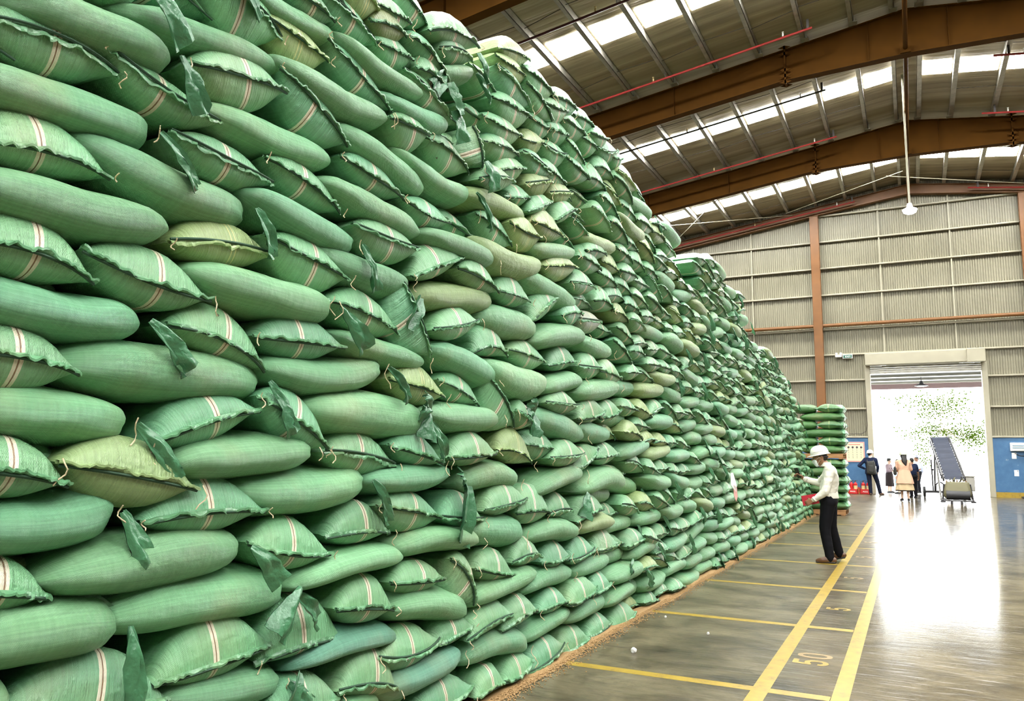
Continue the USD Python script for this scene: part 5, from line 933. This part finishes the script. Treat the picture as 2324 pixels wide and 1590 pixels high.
# ---------------------------------------------------------------- belt conveyor in the doorway
cv = thing('belt_conveyor', 'mobile inclined belt conveyor rising out through the doorway', 'conveyor', (1.15, 30.2, 0))
A, B = np.array([1.17, 30.15, .78]), np.array([0.93, 34.8, 2.26]); ax = (B-A)/np.linalg.norm(B-A); sd = np.array([1.0, 0, 0]); sd = sd-ax*(sd@ax); sd /= np.linalg.norm(sd); nu = np.cross(sd, ax)
def bar(u0, u1, s, n, w, h, nm, m_): return part(cv, nm, beam(A+ax*u0+sd*s+nu*n, A+ax*u1+sd*s+nu*n, w, h), m_)
LB = np.linalg.norm(B-A)
nb = 26; us = np.linspace(0, LB, nb*3); ss = np.linspace(-.27, .27, 9); U, S = np.meshgrid(us, ss, indexing='ij'); lift = 0.012*np.abs(np.sin(U*np.pi/0.62))**6 + 0.05*(S/.27)**4*0.3
top = A + ax*U[..., None] + sd*S[..., None] + nu*lift[..., None]; bot = top - nu*0.015; V = np.concatenate([top.reshape(-1, 3), bot.reshape(-1, 3)]); f = grid_faces(len(us), 9)
part(cv, 'belt', trimesh.Trimesh(V, np.vstack([f[:, ::-1], f+len(us)*9]), process=False), 'belt_dark', smooth=30)
for s in (-.31, .31): bar(0, LB, s, -.02, .045, .10, 'side_rail', 'frame_dark'); bar(0.3, LB, s*1.06, .05, .02, .03, 'guard_lip', 'chrome')
for k in range(15):
    for s in (-1, 1): part(cv, 'idler_bracket', beam(A+ax*(.35+.29*k)+sd*.335*s-nu*.10, A+ax*(.35+.29*k)+sd*.335*s+nu*.02, .035, .05), 'frame_dark')
    part(cv, 'idler_roller', rod(A+ax*(.35+.29*k)-sd*.3-nu*.06, A+ax*(.35+.29*k)+sd*.3-nu*.06, .03, 10), 'frame_dark')
for s in (-.36, .36): part(cv, 'strut_tube', rod(A+ax*1.9+sd*s-nu*.05, (1.2+s*1.25, 29.95, .12), .028, 10), 'chrome')
part(cv, 'head_drum', rod(B-sd*.3-nu*.1, B+sd*.3-nu*.1, .09, 16), 'frame_dark')
hop = m3.Manifold.batch_hull([m3.Manifold.sphere(r, 20).translate(p) for p, r in (((.98, 29.78, .30), .16), ((1.48, 29.78, .32), .16), ((1.0, 29.9, .58), .12), ((1.48, 29.9, .58), .12), ((1.0, 30.3, .40), .14), ((1.48, 30.3, .40), .14))]).refine_to_length(.04).to_mesh()
hv = np.array(hop.vert_properties[:, :3]); hv += (meshkit.fbm(hv*9, 3, 2)[:, None]-.5)*.03; part(cv, 'canvas_hopper', (hv, np.array(hop.tri_verts)), 'olive_canvas', smooth=True)
for k in range(7): p = np.array([.92+.09*k, 29.95+.02*(k % 3), .72+.02*(k % 2)]); part(cv, 'rag', flap_mesh(p+[0, 0, 0], 0.4*(k % 3)-.4, .22, .06, .09, 60+k, 7), 'olive_canvas' if k % 3 else 'wood_pallet', smooth=True)
part(cv, 'tail_drum', rod((.9, 29.72, .28), (1.58, 29.72, .28), .15, 20), 'rubber')
part(cv, 'motor_box', bbox(1.50, 1.76, 30.2, 30.6, .40, .86, .015), 'machine_grey'); part(cv, 'motor_lid', bbox(1.48, 1.78, 30.18, 30.62, .86, .89, .01), 'machine_grey')
part(cv, 'skid', bbox(.73, 1.68, 29.52, 29.58, .085, .125, .008), 'frame_dark'); part(cv, 'skid', bbox(.73, 1.68, 30.5, 30.56, .085, .125, .008), 'frame_dark')
for x in (.76, 1.62): part(cv, 'side_skid', bbox(x, x+.06, 29.5, 30.6, .10, .14, .008), 'frame_dark'); part(cv, 'foot', bbox(x-.04, x+.10, 29.42, 29.55, .05, .10, .01), 'frame_dark')
for x in (1.0, 1.28): part(cv, 'leg', bbox(x, x+.07, 29.35, 29.45, 0, .11, .008), 'frame_dark'); part(cv, 'skid_tongue', bbox(x, x+.07, 29.4, 30.5, .08, .11, .006), 'frame_dark')
part(cv, 'frame_post', rod((.80, 29.9, .12), (.86, 29.95, .62), .03, 8), 'frame_dark'); part(cv, 'frame_post', rod((1.66, 29.9, .12), (1.60, 29.95, .62), .03, 8), 'frame_dark')
part(cv, 'axle', bbox(.33, 1.6, 33.92, 34.02, .17, .25, .01), 'frame_dark')
for x in (.31, 1.62): wh = part(cv, 'wheel', lathe([(0, -.045), (.12, -.045), (.185, -.04), (.2, -.02), (.2, .02), (.185, .04), (.12, .045), (0, .045)], 28).apply_transform(trimesh.transformations.rotation_matrix(np.pi/2, [0, 1, 0])).apply_translation((x, 33.97, .2)), 'rubber', smooth=40); part(wh, 'hub', rod((x-.06, 33.97, .2), (x+.06, 33.97, .2), .05, 12), 'frame_dark')
part(cv, 'jack_pole', rod((.61, 33.97, .2), (.59, 33.97, 1.40), .022, 8), 'frame_dark'); part(cv, 'jack_clamp', bbox(.57, .67, 33.92, 34.02, 1.0, 1.06, .01), 'frame_dark')
part(cv, 'hose_hoop', tube([(.68, 33.5, .25)] + [(.82+.13*math.cos(a), 33.3, .45+.13*math.sin(a)) for a in np.linspace(math.pi, -.6, 10)] + [(.95, 33, .3)], .022, 8), 'frame_dark')
for s in (-1, 1): part(cv, 'lift_leg', rod((.98+.32*s, 33.97, .22), A+ax*3.2+sd*.3*s-nu*.05, .025, 8), 'frame_dark')
# fire extinguishers in their red trays
for x0, x1, lab in ((-2.40, -2.06, 'left red steel tray holding two fire extinguishers'), (-1.97, -1.56, 'right red steel tray holding two fire extinguishers')):
    t = thing('extinguisher_tray', lab, 'tray', ((x0+x1)/2, 34.95, 0), 'extinguisher trays')
    part(t, 'front', bbox(x0, x1, 34.78, 34.80, 0.02, .20, .006), 'extinguisher_red'); part(t, 'back', bbox(x0, x1, 35.08, 35.10, .02, .24, .006), 'extinguisher_red'); part(t, 'floor', box(x0, x1, 34.78, 35.10, .01, .03), 'extinguisher_red')
    for x in (x0, x1-.02): part(t, 'side', bbox(x, x+.02, 34.78, 35.10, .02, .22, .006), 'extinguisher_red')
    tx = meshkit.text_mesh('PCCC', .05, .002, True); v = tx.vertices; tx.vertices = np.stack([v[:, 0]-v[:, 0].mean()+(x0+x1)/2, 34.779-v[:, 2], v[:, 1]+.08], 1); tx.invert(); part(t, 'lettering', tx, 'paper')
t = thing('hose_cradle', 'crossed red hose cradle between the two extinguisher trays', 'cradle', (-2.01, 34.9, 0)); part(t, 'leg', beam((-2.06, 34.88, 0), (-1.98, 34.88, .28), .03, .03), 'extinguisher_red'); part(t, 'leg', beam((-1.96, 34.92, 0), (-2.04, 34.92, .28), .03, .03), 'extinguisher_red')
for i, (x, lab) in enumerate(((-2.29, 'red fire extinguisher, leftmost in the left tray'), (-2.14, 'red fire extinguisher with gold label, right in the left tray'), (-1.85, 'red fire extinguisher in the left half of the right tray'), (-1.67, 'red fire extinguisher with gold label, right in the right tray'))):
    t = thing('fire_extinguisher', lab, 'fire extinguisher', (x, 34.93, .03), 'fire extinguishers')
    part(t, 'cylinder', lathe([(0, .03), (.07, .03), (.075, .05), (.075, .38), (.06, .43), (.028, .455), (.025, .48), (0, .48)], 20, (x, 34.93, 0)), 'extinguisher_red', smooth=40); part(t, 'valve', cat_([box(x-.02, x+.02, 34.91, 34.95, .48, .53), box(x-.015, x+.09, 34.92, 34.94, .53, .545)]), 'frame_dark')
    part(t, 'hose', tube([(x-.02, 34.93, .51), (x-.09, 34.92, .50), (x-.10, 34.9, .4), (x-.09, 34.88, .25)], .011, 6), 'rubber')
    if i != 0: part(t, 'label', lathe([(.0752, .13), (.0765, .13), (.0765, .34), (.0752, .34)], 20, (x, 34.93, 0)), 'label_gold', smooth=40)
